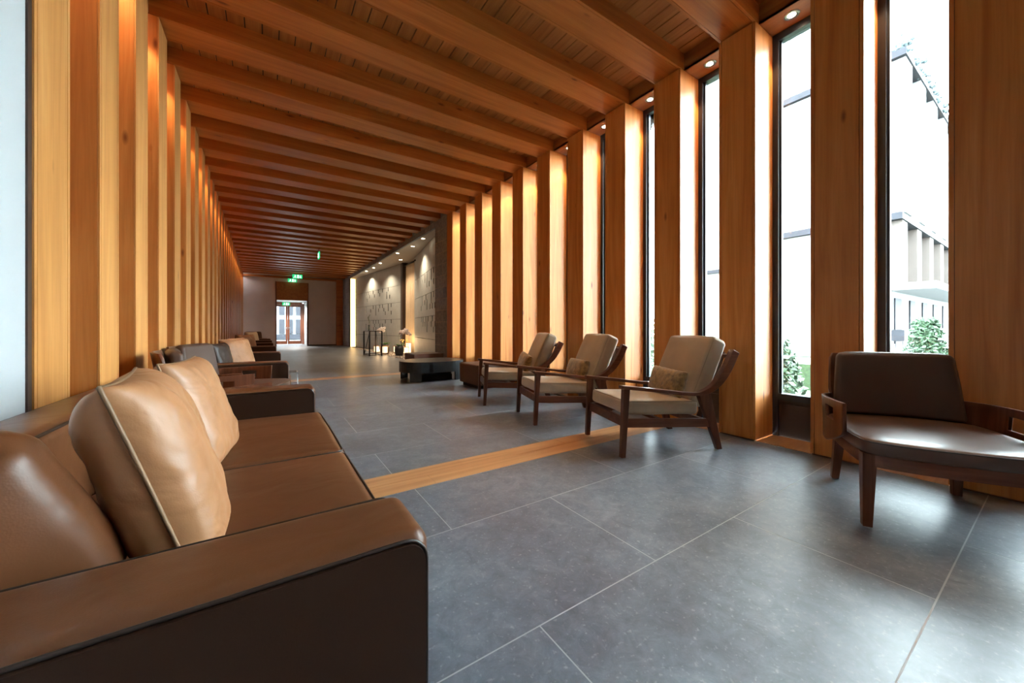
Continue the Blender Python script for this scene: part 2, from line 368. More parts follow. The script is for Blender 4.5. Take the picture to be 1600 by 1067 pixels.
# ------------------------------------------------------------------ tagging helpers
def thing(name, label, cat, loc=(0, 0, 0), rz=0.0, group=None):
    o = bpy.data.objects.new(name, None); C.objects.link(o); o.empty_display_size = 0.1
    o.location = loc; o.rotation_euler = (0, 0, rz); return tag(o, label, cat, group)
def tag(o, label, cat, group=None):
    o['label'] = label; o['category'] = cat
    if group: o['group'] = group
    return o
def struct(o, label=None):
    o['kind'] = 'structure'
    if label: o['label'] = label
    return o
def dup(root, loc, rz, label, group=None):
    r = root.copy(); C.objects.link(r); r.location = loc; r.rotation_euler = (0, 0, rz); r['label'] = label
    if group: r['group'] = group
    for ch in list(root.children):
        c = ch.copy(); C.objects.link(c); c.parent = r
        for g in ch.children:
            d = g.copy(); C.objects.link(d); d.parent = c
    return r

# ------------------------------------------------------------------ floor
def yrows():
    rows = []
    n = -6
    y = 1.034 + PER*n
    b1 = [1.034+PER*i for i in range(-6, 2)] + [Y0+PER]
    b2 = [Y0+PER+CW] + [3.94-PER+PER*i for i in range(0, 7)] + [Y0+9*PER]
    b3 = [Y0+9*PER+CW] + [Y0+9*PER+CW+0.45+PER*i for i in range(0, 21) if Y0+9*PER+CW+0.45+PER*i < YF+0.1] + [YF+0.25]
    k = 0
    for b in (b1, b2, b3):
        for a, c in zip(b, b[1:]):
            if c-a > 0.05: rows.append((a, c))
    return rows
g = 0.0027
bm = bmesh.new()
box(bm, -1.35, R+0.02, -3.5, YF+0.25, -0.08, -0.0004, 1)
for i, (a, c) in enumerate(yrows()):
    # alternate joint offsets so that row (1.03-1.78) has joints at 1.46+1.355n
    if a < 2.3: par = round((a-1.034)/PER) % 2 == 0
    else: par = round((a-3.19)/PER) % 2 == 0 if a < 8.3 else i % 2 == 0
    if a < 2.3: off = 1.46 if par else 0.80
    else: off = 1.43 if par else 0.745
    xs = [-1.35] + [off+1.355*k for k in range(-2, 4) if -1.3 < off+1.355*k < R-0.02] + [R+0.02]
    for p, q in zip(xs, xs[1:]):
        vs = [bm.verts.new(v) for v in ((p+g, a+g, 0), (q-g, a+g, 0), (q-g, c-g, 0), (p+g, c-g, 0))]
        bm.faces.new(vs)
        lo = [bm.verts.new(v) for v in ((p+g, a+g, -0.002), (q-g, a+g, -0.002), (q-g, c-g, -0.002), (p+g, c-g, -0.002))]
        for k in range(4): bm.faces.new((vs[k], lo[k], lo[(k+1) % 4], vs[(k+1) % 4]))
struct(obj('floor', bm, [M['stone'], M['grout']]), 'blue-grey stone slab floor with pale joints')
ti = 0
for y in (Y0+PER, Y0+9*PER):
    bm = bmesh.new(); ti += 1
    for j in range(2):
        ya = y+j*CW/2
        for p, q in ((-0.84, 0.95+0.3*j), (0.95+0.3*j, 2.75-0.5*j), (2.75-0.5*j, R)):
            box(bm, p+0.001, q-0.001, ya+0.0015, ya+CW/2-0.0015, -0.004, 0.0015)
    struct(obj('trim_%d' % ti, bm, M['stripX']), ['inlaid timber floor strip nearest the sofa', 'inlaid timber floor strip beyond the black coffee table'][ti-1])

# ------------------------------------------------------------------ columns
def column_mesh(sgn, matface, matside):
    bm = bmesh.new(); e = 0.007
    def B(x0, x1, y0, y1, z0, z1, mi): box(bm, min(sgn*x0, sgn*x1), max(sgn*x0, sgn*x1), y0, y1, z0, z1, mi)
    B(e, CD, e, CW-e, 0.0, ZB-0.006, 2)
    B(0, e+.002, 0.0, 0.024, 0.012, ZB-0.008, 0); B(0, e+.002, 0.0275, CW-0.0275, 0.012, ZB-0.008, 0); B(0, e+.002, CW-0.024, CW, 0.012, ZB-0.008, 0)
    B(0.0105, CD, -0.0005, e+.002, 0.012, ZB-0.008, 1); B(0.0105, CD, CW-e-.002, CW+0.0005, 0.012, ZB-0.008, 1)
    me = bpy.data.meshes.new('column'); bmesh.ops.recalc_face_normals(bm, faces=bm.faces); bm.to_mesh(me); bm.free()
    for m in (matface, matside, M['edge']): me.materials.append(m)
    return me
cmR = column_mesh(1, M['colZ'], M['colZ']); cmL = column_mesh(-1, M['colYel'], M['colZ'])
KR = list(range(-6, 10)); KL = list(range(1, 30))
for k in KR:
    o = link('timber_column', cmR, [], loc=(R, Y0+PER*k, 0))
    if k >= -2: lab = 'tall timber column on the window side, %s counting from the right edge of the photo' % ordn(k+2)
    else: lab = 'tall timber column of the window side outside the photo, %s behind the viewer' % ordn(-3-k)
    tag(o, lab, 'column', 'timber columns between the windows')
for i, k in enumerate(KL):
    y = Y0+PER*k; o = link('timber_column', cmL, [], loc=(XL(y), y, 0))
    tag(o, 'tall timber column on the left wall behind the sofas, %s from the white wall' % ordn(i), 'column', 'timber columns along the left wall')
# ------------------------------------------------------------------ beams
def beam_mesh(x0, x1):
    bm = bmesh.new(); e = 0.007; h = ZC-ZB
    box(bm, x0, x1, e, CW-e, e, h, 1)
    box(bm, x0, x1, 0, 0.024, 0, h, 0); box(bm, x0, x1, CW-0.024, CW, 0, h, 0); box(bm, x0, x1, 0.0275, CW-0.0275, 0, e+.002, 0)
    me = bpy.data.meshes.new('beam'); bmesh.ops.recalc_face_normals(bm, faces=bm.faces); bm.to_mesh(me); bm.free()
    me.materials.append(M['beamX']); me.materials.append(M['edge']); return me
bmA = beam_mesh(-1.0, R+0.075); bmB = beam_mesh(-1.1, R)
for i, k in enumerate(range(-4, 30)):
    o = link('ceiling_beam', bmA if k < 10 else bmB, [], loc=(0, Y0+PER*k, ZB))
    if k < -1: lab = 'flat timber ceiling beam behind or above the viewer, %s of that stretch' % ordn(k+4)
    else: lab = 'flat timber ceiling beam crossing the hall, %s from the front' % ordn(k+1)
    tag(o, lab, 'beam', 'timber ceiling beams')
# ceiling boards
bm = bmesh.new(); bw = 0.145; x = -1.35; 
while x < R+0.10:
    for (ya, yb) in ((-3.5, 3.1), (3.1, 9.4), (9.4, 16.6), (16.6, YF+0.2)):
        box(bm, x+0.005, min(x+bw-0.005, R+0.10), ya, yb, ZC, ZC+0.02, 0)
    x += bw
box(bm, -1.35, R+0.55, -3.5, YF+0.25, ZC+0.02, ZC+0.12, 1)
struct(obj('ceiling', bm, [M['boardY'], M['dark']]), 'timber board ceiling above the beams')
# header between the columns: fascia + soffit with downlights (right), likewise on the left
bm = bmesh.new()
box(bm, R+0.075, R+0.095, -3.5, Y0+9*PER+0.02, ZB, ZC, 0)
box(bm, R+0.075, R+CD+0.1, -3.5, Y0+9*PER+0.02, ZB, ZB+0.02, 0)
bmesh.ops.transform(bm, matrix=Matrix.Identity(4), verts=bm.verts)
struct(obj('trim_3', bm, M['boardY']), 'timber header above the windows')
bm = bmesh.new()
for k in range(1, 29):
    ya = Y0+PER*k+CW; yb = Y0+PER*(k+1); xx = XL(ya)
    box(bm, xx-0.075-0.02, xx-0.075, ya, yb, ZB, ZC, 0); box(bm, xx-0.50, xx-0.075, ya-.05, yb+.05, ZB+0.0, ZB+0.02, 0)
struct(obj('trim_4', bm, M['boardY']), 'timber header above the left recesses')
# left wall back panel and white wall nearest the viewer
bm = bmesh.new()
hexa(bm, [(XL(2.2)-0.36, 2.30, 0), (XL(2.2)-0.50, 2.30, 0), (XL(YF)-0.50, YF+.2, 0), (XL(YF)-0.36, YF+.2, 0)],
         [(XL(2.2)-0.36, 2.30, ZC), (XL(2.2)-0.50, 2.30, ZC), (XL(YF)-0.50, YF+.2, ZC), (XL(YF)-0.36, YF+.2, ZC)])
struct(obj('wall_left', bm, M['colZ']), 'timber back of the recesses on the left')
bm = bmesh.new(); box(bm, -1.35, -0.815, -3.5, Y0+PER-0.035, 0, ZC)
struct(obj('wall_left', bm, M['plaster']), 'white plastered wall at the left edge')
bm = bmesh.new(); box(bm, -1.35, -0.808, Y0+PER-0.035, Y0+PER-0.004, 0, ZC)
struct(obj('trim_5', bm, M['panel_dk']), 'dark joint between white wall and timber')
bm = bmesh.new(); box(bm, -1.35, R+0.6, -3.6, -3.5, 0, ZC+.1)
struct(obj('wall_back', bm, M['plaster']), 'wall behind the viewer')
# ------------------------------------------------------------------ windows, sills (right)
wn = 0
for k in range(-4, 9):
    ya = Y0+PER*k+CW; yb = Y0+PER*(k+1); wn += 1
    XW = R+0.355
    w = bpy.data.objects.new('window_%d' % wn, None); C.objects.link(w); w.location = (XW, ya, 0); struct(w, 'tall narrow window with dark frame, %s from the viewer end' % ordn(wn-1))
    G = yb-ya; f = 0.05; zb = 0.415
    bm = bmesh.new()
    box(bm, 0, 0.09, 0, .016, 0.0, ZB, 0); box(bm, 0, 0.09, G-f, G, 0.0, ZB, 0); box(bm, 0, 0.09, .016, G-f, ZB-0.07, ZB, 0); box(bm, 0, 0.09, .016, G-f, zb-0.06, zb, 0)
    box(bm, 0.03, 0.06, G-f-0.018, G-f, zb, ZB-.07, 0)
    obj('window_frame', bm, M['frame'], w)
    bm = bmesh.new(); box(bm, 0.015, 0.08, .016, G-f, 0.0, zb-0.06); box(bm, 0.0, 0.016, .016, G-f, zb-0.10, zb-0.092)
    obj('bottom_panel', bm, M['panel_dk'], w)
    bm = bmesh.new(); box(bm, 0.042, 0.048, .016, G-f-.016, zb, ZB-0.07)
    obj('pane', bm, M['glass'], w)
    bm = bmesh.new(); box(bm, R+.01, XW+0.01, ya-0.002, yb+0.002, -0.01, 0.004)
    struct(obj('trim_%d' % (5+wn), bm, M['stripX']), 'timber floor sill under the %s window' % ordn(wn-1))
bm = bmesh.new(); box(bm, R+.35, R+.45, -3.5, Y0-4*PER+CW, 0, ZB); struct(obj('wall_right', bm, M['colZ']), 'closed timber recesses behind the viewer')
# ------------------------------------------------------------------ downlights in the recesses
def downlight(name='recessed_downlight'):
    t = bpy.data.objects.new(name, None); C.objects.link(t)
    bm = bmesh.new(); lathe(bm, [(0.033, 0.0), (0.033, -0.004), (0.060, -0.006), (0.063, 0.0)], 24, capb=False, capt=False)
    obj('ring', bm, M['ring'], t, smooth=True)
    bm = bmesh.new(); lathe(bm, [(0.0325, -0.004), (0.001, -0.0045)], 20, capb=True)
    obj('lamp_lens', bm, M['lamp'], t)
    return t
def spot(loc, power, size=100, blend=0.8, col=(1.0, 0.66, 0.34), parent=None, rot=(0, 0, 0), rad=0.03):
    l = bpy.data.lights.new('lamp', 'SPOT'); l.energy = power; l.spot_size = math.radians(size); l.spot_blend = blend; l.color = col; l.shadow_soft_size = rad
    o = bpy.data.objects.new('lamp', l); C.objects.link(o); o.location = loc; o.rotation_euler = rot
    if parent: o.parent = parent
    return o
proto = downlight()
PR = 10
spot((0, 0, -0.02), PR, 84, 0.45, parent=proto)
first = True
for k in range(-4, 9):
    y = Y0+PER*k+CW+(PER-CW)/2
    lab = 'small round downlight in the window-side header, %s recess from the viewer end' % ordn(k+4)
    if first: proto.location = (R+0.215, y, ZB); tag(proto, lab, 'light', 'downlights above the windows'); first = False
    else: dup(proto, (R+0.215, y, ZB), 0, lab)
for k in range(1, 29):
    y = Y0+PER*k+CW+(PER-CW)/2
    dup(proto, (XL(y)-0.20, y, ZB), 0, 'small round downlight above the left timber recesses, %s from the front' % ordn(k-1), 'downlights above the left recesses')

# ------------------------------------------------------------------ stone pier, alcove
bm = bmesh.new(); box(bm, R, R+0.40, Y0+9*PER+CW+0.004, 9.45, 0, ZC); struct(obj('wall_right', bm, M['brick']), 'grey stone pier next to the last window column')
bm = bmesh.new(); box(bm, R, R+0.40, 22.05, YF+.2, 0, ZC); struct(obj('wall_right', bm, M['brick']), 'grey stone pier at the far end of the alcove')
bm = bmesh.new(); box(bm, R, R+0.06, 9.45, 22.05, 3.745, ZC); struct(obj('wall_right', bm, M['brick']), 'grey stone band above the alcove opening')
bm = bmesh.new(); box(bm, R-.004, R+0.04, 21.85, 22.05, 0, 3.745); struct(obj('trim_30', bm, M['panel_dk']), 'brown trim at the far alcove edge')
bm = bmesh.new(); box(bm, R+0.06, 6.4, 9.0, 22.6, 3.745, 3.80); struct(obj('ceiling', bm, M['soffit']), 'plastered soffit of the alcove with downlights')
bm = bmesh.new(); box(bm, R, 6.6, 9.0, 22.6, -0.10, -0.035); struct(obj('floor', bm, M['soil']), 'dark gravel bed under the pebbles')
bm = bmesh.new(); box(bm, 6.4, 6.5, 9.0, 22.6, -.1, 3.8); box(bm, R+.4, 6.5, 8.95, 9.05, -.1, 3.8); box(bm, R+.2, 6.5, 22.5, 22.6, -.1, 3.8)
struct(obj('wall_right', bm, M['plaster_grey']), 'hidden back of the alcove')
def tilewall(P, Q, label, seed, lo, hi):
    P = Vector(P); Q = Vector(Q); L = (Q-P).length; d = (Q-P).normalized(); nrm = Vector((-d.y, d.x, 0))
    if nrm.x > 0: nrm = -nrm
    rnd = random.Random(seed)
    mt = Matrix(((d.x, nrm.x, 0, P.x), (d.y, nrm.y, 0, P.y), (0, 0, 1, 0), (0, 0, 0, 1)))
    bm = bmesh.new(); cw = 0.17; n = int(L/cw); cw = L/n
    zs = [0, .70, 1.42, 2.14, 2.86, 3.745]
    for bi, (z0, z1) in enumerate(zip(zs, zs[1:])):
        z1 -= 0.012; rows = 4 if 1 <= bi <= 3 else 1
        edges = [z0+(z1-z0)*f for f in ((0, .30, .54, .77, 1) if rows == 4 else (0, 1))]
        prev = [False]*6
        for r in range(len(edges)-1):
            last = False
            for i in range(n):
                hole = rows == 4 and r > 0 and lo*n <= i < hi*n and not last and rnd.random() < 0.36
                last = hole
                x0 = i*cw; x1 = x0+cw; xm = x0+cw*.42
                box(bm, x0, xm, -0.016, 0.0, edges[r], edges[r+1], 0, mt)
                if not hole: box(bm, xm, x1, -0.016, 0.0, edges[r], edges[r+1], 0, mt)
    box(bm, 0, L, -0.12, -0.016, 0, 3.745, 1, mt)
    bmesh.ops.remove_doubles(bm, verts=bm.verts, dist=1e-5)
    # drop coincident interior faces
    seen = {}
    for f in list(bm.faces):
        k = tuple(sorted(v.index for v in f.verts)) if False else tuple(sorted((round(v.co.x, 4), round(v.co.y, 4), round(v.co.z, 4)) for v in f.verts))
        seen.setdefault(k, []).append(f)
    dead = [f for fs in seen.values() if len(fs) > 1 for f in fs]
    bmesh.ops.delete(bm, geom=dead, context='FACES_ONLY')
    o = obj('wall_right', bm, [M['tilewall'], M['dark']], recalc=True); struct(o, label)
A0 = (4.03, 21.4, 0); A1 = (4.69, 15.54, 0); B0 = (4.72, 13.96, 0); B1 = (4.02, 9.9, 0)
tilewall(A0, A1, 'far curved wall of pale stone panels with dark slots', 3, 0.22, 0.80)
tilewall(B0, B1, 'near wall of pale stone panels with dark slots', 5, 0.30, 1.0)
bm = bmesh.new(); box(bm, 4.66, 4.95, 15.30, 15.54, 0, 3.745); struct(obj('trim_31', bm, M['panel_dk']), 'brown post beside the curtain')
# led strip
bm = bmesh.new(); box(bm, R+0.045, R+0.30, 21.90, 21.95, 0.0, 3.74)
t = tag(obj('led_strip', bm, M['led']), 'glowing vertical strip of light at the far edge of the alcove', 'light')
# curtain
bm = bmesh.new(); n = 90; prevs = None
rows = []
for j in range(9):
    z = 0.02+3.62*j/8; row = []
    for i in range(n+1):
        s = i/n; x = 4.80+0.10*s; y = 15.28-1.25*s
        amp = 0.035+0.02*(1-j/8)
        row.append(bm.verts.new((x+amp*math.sin(s*PI*2*9+0.3*j/8), y+0.015*math.sin(s*40+j*.3), z)))
    rows.append(row)
for a, b in zip(rows, rows[1:]):
    for i in range(n): bm.faces.new((a[i], a[i+1], b[i+1], b[i]))
cur = obj('curtain', bm, M['curtain'], None, True, solid=0.004); tag(cur, 'cream curtain hanging between the two slotted stone walls', 'curtain')
bm = bmesh.new(); tube(bm, [(4.74, 15.4, 3.60), (4.66, 13.7, 3.60)], 0.016); tube(bm, [(4.66, 13.74, 3.60), (4.66, 13.66, 3.60)], 0.035)
for i in range(10): tube(bm, [(4.73-.008*i, 15.2-0.15*i, 3.60), (4.78, 15.2-0.15*i, 3.62)], 0.012, 5)
tag(obj('curtain_rod', bm, M['black'], None, True), 'black rod carrying the cream curtain in the alcove', 'curtain rod')
# soffit lights
def unproj(u, v, Z):
    d = FPX*(H-Z)/(v-512.0); l = (u-800)/FPX*d; s = math.sin(TH); c = math.cos(TH)
    return (d*s+l*c, d*c-l*s)
SL = [(619, 395.5), (591, 411), (626, 406), (584, 418.5), (571, 423.5), (645, 385), (661, 373)]
aimA = 0
for i, q in enumerate(SL):
    x, y = unproj(q[0], q[1], 3.74); x = max(x, R+0.16); y = min(y, 20.8)
    t = bpy.data.objects.new('soffit_downlight', None); C.objects.link(t); t.location = (x, y, 3.745)
    tag(t, 'round downlight in the pale alcove soffit, %s from the near end' % ['fourth', 'fifth', 'third', 'sixth', 'seventh', 'second', 'first'][i], 'light', 'downlights in the alcove soffit')
    bm = bmesh.new(); lathe(bm, [(0.055, 0.0), (0.055, -0.004), (0.075, -0.006), (0.077, 0)], 20, capb=False, capt=False); obj('ring', bm, M['soffit'], t, True)
    bm = bmesh.new(); lathe(bm, [(0.054, -0.004), (0.002, -0.005)], 18); obj('lamp_lens', bm, M['lamp'], t)
for (P, Q, fs) in ((A0, A1, (0.30, 0.48, 0.9)), (B0, B1, (0.12, 0.42, 0.72))):
    P = Vector(P); Q = Vector(Q); d = (Q-P).normalized(); nn = Vector((-abs(d.y), d.x*(1 if d.y > 0 else -1), 0))
    nn = Vector((-d.y, d.x, 0)); nn = nn if nn.x < 0 else -nn
    for f in fs:
        p = P.lerp(Q, f)+nn*0.16
        spot((p.x, p.y, 3.72), 3.5, 30, 1.0, (1.0, 0.72, 0.46), rad=0.02)
for (x, y) in ((3.90, 19), (3.93, 16.6), (3.93, 14.5), (3.90, 12)): spot((x, y, 3.72), 42, 130, 0.8, (1.0, 0.78, 0.55))
# pebbles (uncountable bed)
bm = bmesh.new(); rnd = random.Random(11)
def inside(x, y):
    if y > 15.5: xm = 3.80+(21.4-y)*(0.89/5.86)
    elif y > 13.96: xm = 4.7
    else: xm = 4.02+(y-9.9)*(0.70/4.06)
    return x < xm-0.03
cnt = 0
while cnt < 2600:
    y = 9.6+11.6*rnd.random(); x = R+0.0+1.0*rnd.random()
    if not inside(x, y): continue
    r = rnd.uniform(0.025, 0.055); cnt += 1
    mt = Matrix.Translation((x, y, -0.02+rnd.uniform(0, 0.02))) @ Matrix.Rotation(rnd.uniform(0, PI), 4, 'Z') @ Matrix.Diagonal((r, r*rnd.uniform(.55, .85), r*.5, 1))
    bmesh.ops.create_icosphere(bm, subdivisions=1, radius=1.0, matrix=mt)
pb = obj('pebbles', bm, M['pebble'], None, True); tag(pb, 'bed of loose river pebbles along the slotted stone walls', 'pebbles'); pb['kind'] = 'stuff'
nt = M['pebble'].node_tree; ge = nt.nodes.new('ShaderNodeNewGeometry'); rr = ramp(nt, [(0, (0.12, 0.10, 0.09)), (0.5, (0.30, 0.25, 0.20)), (1, (0.62, 0.56, 0.48))]); nt.links.new(ge.outputs['Random Per Island'], rr.inputs[0]); nt.links.new(rr.outputs[0], nt.nodes['Principled BSDF'].inputs['Base Color'])

# ------------------------------------------------------------------ far wall, portal, doors
DX0, DX1, DZ, PZ = 0.42, 1.90, 2.60, 3.62
bm = bmesh.new()
box(bm, -1.35, DX0-0.05, YF, YF+.2, 0, ZC); box(bm, DX1+0.07, R, YF, YF+.2, 0, ZC); box(bm, DX0-0.05, DX1+0.07, YF, YF+.2, PZ, ZC)
struct(obj('wall_far', bm, M['plaster_grey']), 'grey plastered end wall')
bm = bmesh.new(); box(bm, DX0-0.05, DX1+0.07, YF-0.03, YF+0.2, DZ, PZ-.004); 
struct(obj('trim_32', bm, M['boardY']), 'timber panel above the far doorway')
bm = bmesh.new(); box(bm, DX0-0.05, DX0, YF-.05, YF+.3, 0, DZ); box(bm, DX1, DX1+0.07, YF-.05, YF+.3, 0, DZ); box(bm, DX0-.05, DX0, YF-.05, YF-.031, DZ, PZ); box(bm, DX1+.05, DX1+.07, YF-.05, YF-.031, DZ, PZ)
struct(obj('trim_33', bm, M['walnutZ']), 'dark timber lining of the far doorway')
bm = bmesh.new(); box(bm, 3.42, R-.002, YF-0.25, YF-.001, 0, ZB); struct(obj('trim_34', bm, M['beamX']), 'timber pier right of the end wall')
bm = bmesh.new(); box(bm, -1.1, 3.42, YF-.20, YF-.001, ZB-0.09, ZB-.001); struct(obj('trim_35', bm, M['beamX']), 'timber header along the end wall')
bm = bmesh.new(); box(bm, DX1+0.07, 3.42, YF-.015, YF, 0, 0.07); struct(obj('baseboard_far', bm, M['panel_dk']))
# vestibule
YV = 27.3
bm = bmesh.new(); box(bm, DX1+.07, DX1+.2, YF+.2, YV+.1, 0, 2.9); box(bm, DX0-.25, DX0-.15, YF+.2, YV+.1, 0, 2.9); box(bm, DX0-.25, DX1+.2, YF+.2, YV+.1, 2.66, 2.9)
struct(obj('wall_far', bm, M['plaster']), 'white vestibule before the glass doors')
bm = bmesh.new(); box(bm, DX0-.25, DX1+.2, YF+.2, YV+.1, -.08, 0); struct(obj('floor', bm, M['stone']), 'stone floor of the vestibule')
d = bpy.data.objects.new('door_1', None); C.objects.link(d); d.location = (0, YV, 0); struct(d, 'glazed double door at the end of the hall')
x0, x1, zt = 0.34, 1.86, 2.50; xm = 1.06
bm = bmesh.new(); box(bm, x0-.1, x0, 0, .1, 0, zt+.1); box(bm, x1, x1+.12, 0, .1, 0, zt+.1); box(bm, x0, x1, 0, .1, zt, zt+.16); obj('door_frame', bm, M['shell'], d)
for (a, b, lab) in ((x0, xm, 0), (xm, x1, 1)):
    bm = bmesh.new(); box(bm, a+.005, a+.10, 0.02, .07, 0.01, zt-.005); box(bm, b-.10, b-.005, .02, .07, 0.01, zt-.005); box(bm, a+.1, b-.1, .02, .07, 0.01, .22); box(bm, a+.1, b-.1, .02, .07, zt-.12, zt-.005)
    lf = obj('door_leaf', bm, M['shell'], d)
    bm = bmesh.new(); box(bm, a+.1, b-.1, .04, .046, .22, zt-.12); obj('pane', bm, M['glass'], lf)
    hx = xm-.05 if lab == 0 else xm+.05
    bm = bmesh.new(); tube(bm, [(hx, .02, 1.05), (hx, -.04, 1.05), (hx+(-.1 if lab == 0 else .1), -.04, 1.05)], .012); tube(bm, [(hx, -.002, 0.92), (hx, -.002, 1.12)], .016)
    obj('door_handle', bm, M['chrome'], lf, True)
spot((1.3, 25.8, 2.62), 140, 140, .6, (1, .93, .84))  # added spot without a fixture, brightens the white vestibule wall
# exit signs
def exit_sign(x, y, z, w, h, rz, label, hang=0.0, two=True):
    t = thing('exit_sign', label, 'sign', (x, y, z), rz, 'illuminated exit signs')
    bm = bmesh.new(); box(bm, -w/2, w/2, 0, 0.025, 0, h); obj('sign_panel', bm, M['signg'], t)
    bm = bmesh.new()                      # running figure, door and arrow pictograms, both sides
    for s in (-0.002, 0.026):
        y0, y1 = s-.001, s+.002
        box(bm, -.02*w, .16*w, y0, y1, .12*h, .88*h)
        lathe_c = (-.22*w, 0, .78*h)
        box(bm, -.27*w, -.20*w, y0, y1, .70*h, .86*h)
        hexa(bm, [(-.30*w, y0, .38*h), (-.20*w, y0, .38*h), (-.20*w, y1, .38*h), (-.30*w, y1, .38*h)], [(-.24*w, y0, .68*h), (-.15*w, y0, .68*h), (-.15*w, y1, .68*h), (-.24*w, y1, .68*h)])
        hexa(bm, [(-.42*w, y0, .12*h), (-.36*w, y0, .12*h), (-.36*w, y1, .12*h), (-.42*w, y1, .12*h)], [(-.28*w, y0, .40*h), (-.23*w, y0, .40*h), (-.23*w, y1, .40*h), (-.28*w, y1, .40*h)])
        hexa(bm, [(-.16*w, y0, .12*h), (-.10*w, y0, .12*h), (-.10*w, y1, .12*h), (-.16*w, y1, .12*h)], [(-.25*w, y0, .40*h), (-.20*w, y0, .40*h), (-.20*w, y1, .40*h), (-.25*w, y1, .40*h)])
        box(bm, .29*w, .34*w, y0, y1, .38*h, .84*h)
        hexa(bm, [(.31*w, y0, .14*h), (.32*w, y0, .14*h), (.32*w, y1, .14*h), (.31*w, y1, .14*h)], [(.22*w, y0, .44*h), (.41*w, y0, .44*h), (.41*w, y1, .44*h), (.22*w, y1, .44*h)])
    obj('pictogram', bm, M['signw'], t)
    bm = bmesh.new(); box(bm, -w/2-.01, w/2+.01, -.008, .033, h, h+.035); obj('housing', bm, M['ring'], t)
    if hang > 0:
        for sx in (-.3, .3):
            bm = bmesh.new(); tube(bm, [(sx*w, .012, h+.03), (sx*w, .012, hang)], .004, 6)
            obj('suspension', bm, M['black'], t)
    return t
exit_sign(1.30, 22.25, 3.62, .45, .20, 0, 'green exit sign under the beams, upper of the pair above the far doorway', ZB-3.62)
exit_sign(1.16, YF-0.24, 3.605, .42, .19, 0, 'green exit sign right above the timber panel of the far doorway', 0)
exit_sign(0.98, YV-.06, 2.45, .42, .19, 0, 'green exit sign directly over the glass doors', 0)
s4 = exit_sign(1.55, 14.9, 3.52, .34, .24, PI/2+0.03, 'glowing exit sign seen edge-on under the middle of the ceiling', ZB-3.52)

# ------------------------------------------------------------------ sofas
def make_sofa(name, L, label, group, depth_front=0.302, back=-0.765, n_seats=2):
    """origin at floor; length along +y from 0; front toward +x"""
    t = thing(name, label, 'sofa', group=group)
    aw = 0.235; za = 0.608
    # base
    bm = bmesh.new(); box(bm, back+.04, depth_front-.03, .02, L-.02, 0.07, 0.24); obj('base', bm, M['leather_dk'], t, bev=.008)
    for fx in (back+.08, depth_front-.10):
        for fy in (0.06, L-.12):
            bm = bmesh.new(); box(bm, fx, fx+.05, fy, fy+.05, 0, .07); obj('leg', bm, M['black'], t)
    for y0 in (0, L-aw):
        bm = bmesh.new()
        rbox(bm, depth_front-back-.0, aw, za-.07, .038, 12, (0, .004, .006), .0015, y0, Matrix.Translation(((depth_front+back)/2, y0+aw/2, (za+.07)/2)))
        a = obj('armrest', bm, M['leather'], t, True)
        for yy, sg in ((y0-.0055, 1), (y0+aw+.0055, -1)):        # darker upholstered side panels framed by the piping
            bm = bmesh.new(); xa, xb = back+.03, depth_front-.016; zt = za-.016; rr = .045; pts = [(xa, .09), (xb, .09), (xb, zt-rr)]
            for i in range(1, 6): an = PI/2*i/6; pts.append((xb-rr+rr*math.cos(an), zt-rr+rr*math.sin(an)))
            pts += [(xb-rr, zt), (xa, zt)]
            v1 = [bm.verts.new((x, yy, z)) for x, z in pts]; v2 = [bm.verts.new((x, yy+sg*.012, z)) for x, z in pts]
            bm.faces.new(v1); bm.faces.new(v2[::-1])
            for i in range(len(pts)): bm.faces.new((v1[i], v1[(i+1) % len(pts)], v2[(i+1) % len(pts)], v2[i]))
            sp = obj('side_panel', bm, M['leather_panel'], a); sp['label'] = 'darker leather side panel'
        # piping along both outer faces
        bm = bmesh.new()
        for yy in (y0+.002, y0+aw-.002):
            pts = []
            z0 = .09; x1 = depth_front-.012; x0 = back+.02; zt = za-.010; rr = .05
            pts.append((x1, yy, z0)); pts.append((x1, yy, zt-rr))
            for i in range(1, 6):
                an = PI/2*i/6; pts.append((x1-rr+rr*math.cos(an), yy, zt-rr+rr*math.sin(an)))
            pts.append((x1-rr, yy, zt))
            for i in range(1, 9): pts.append((x1-rr+(x0-x1+rr)*i/8, yy, zt))
            tube(bm, pts, .0042, 8)
        obj('piping', bm, M['piping'], a, True)
    # back
    bm = bmesh.new(); rbox(bm, .20, L-.01, .735-.07, .035, 10, (0.006, 0, .008), .002, 3, Matrix.Translation((back+.10, L/2, (.735+.07)/2)))
    b = obj('backrest', bm, M['leather'], t, True)
    bm = bmesh.new(); tube(bm, [(back+.195, .03+(L-.06)*i/12, .726) for i in range(13)], .0055); tube(bm, [(back+.006, .03+(L-.06)*i/12, .726) for i in range(13)], .0055); obj('piping', bm, M['piping'], b, True)
    w = (L-2*aw)/n_seats; x0 = back+.19; x1 = depth_front+.035
    for i in range(n_seats):
        yc = aw+w*(i+.5)
        bm = bmesh.new(); rbox(bm, x1-x0, w-.004, .20, .045, 14, (.010, .002, .016), .004, 5+i*3, Matrix.Translation(((x0+x1)/2, yc, .325)))
        s = obj('seat_cushion', bm, M['leather'], t, True)
        bm = bmesh.new(); a, c = yc-w/2+.014, yc+w/2-.014; xf = x1-.010; xb = x0+.02
        for z in (.413, .242):
            pts = [(xb, a, z)] + [(xb+(xf-.03-xb)*k/6, a, z) for k in range(1, 7)] + [(xf-.009, a+.009, z)] + [(xf+.004*math.sin(PI*k/8), a+.03+(c-a-.06)*k/8, z) for k in range(9)] + [(xf-.009, c-.009, z)] + [(xf-.03-(xf-.03-xb)*k/6, c, z) for k in range(7)]
            tube(bm, pts, .0045)
        obj('piping', bm, M['piping'], s, True)
    return t
SG = 'brown leather sofas along the left wall'
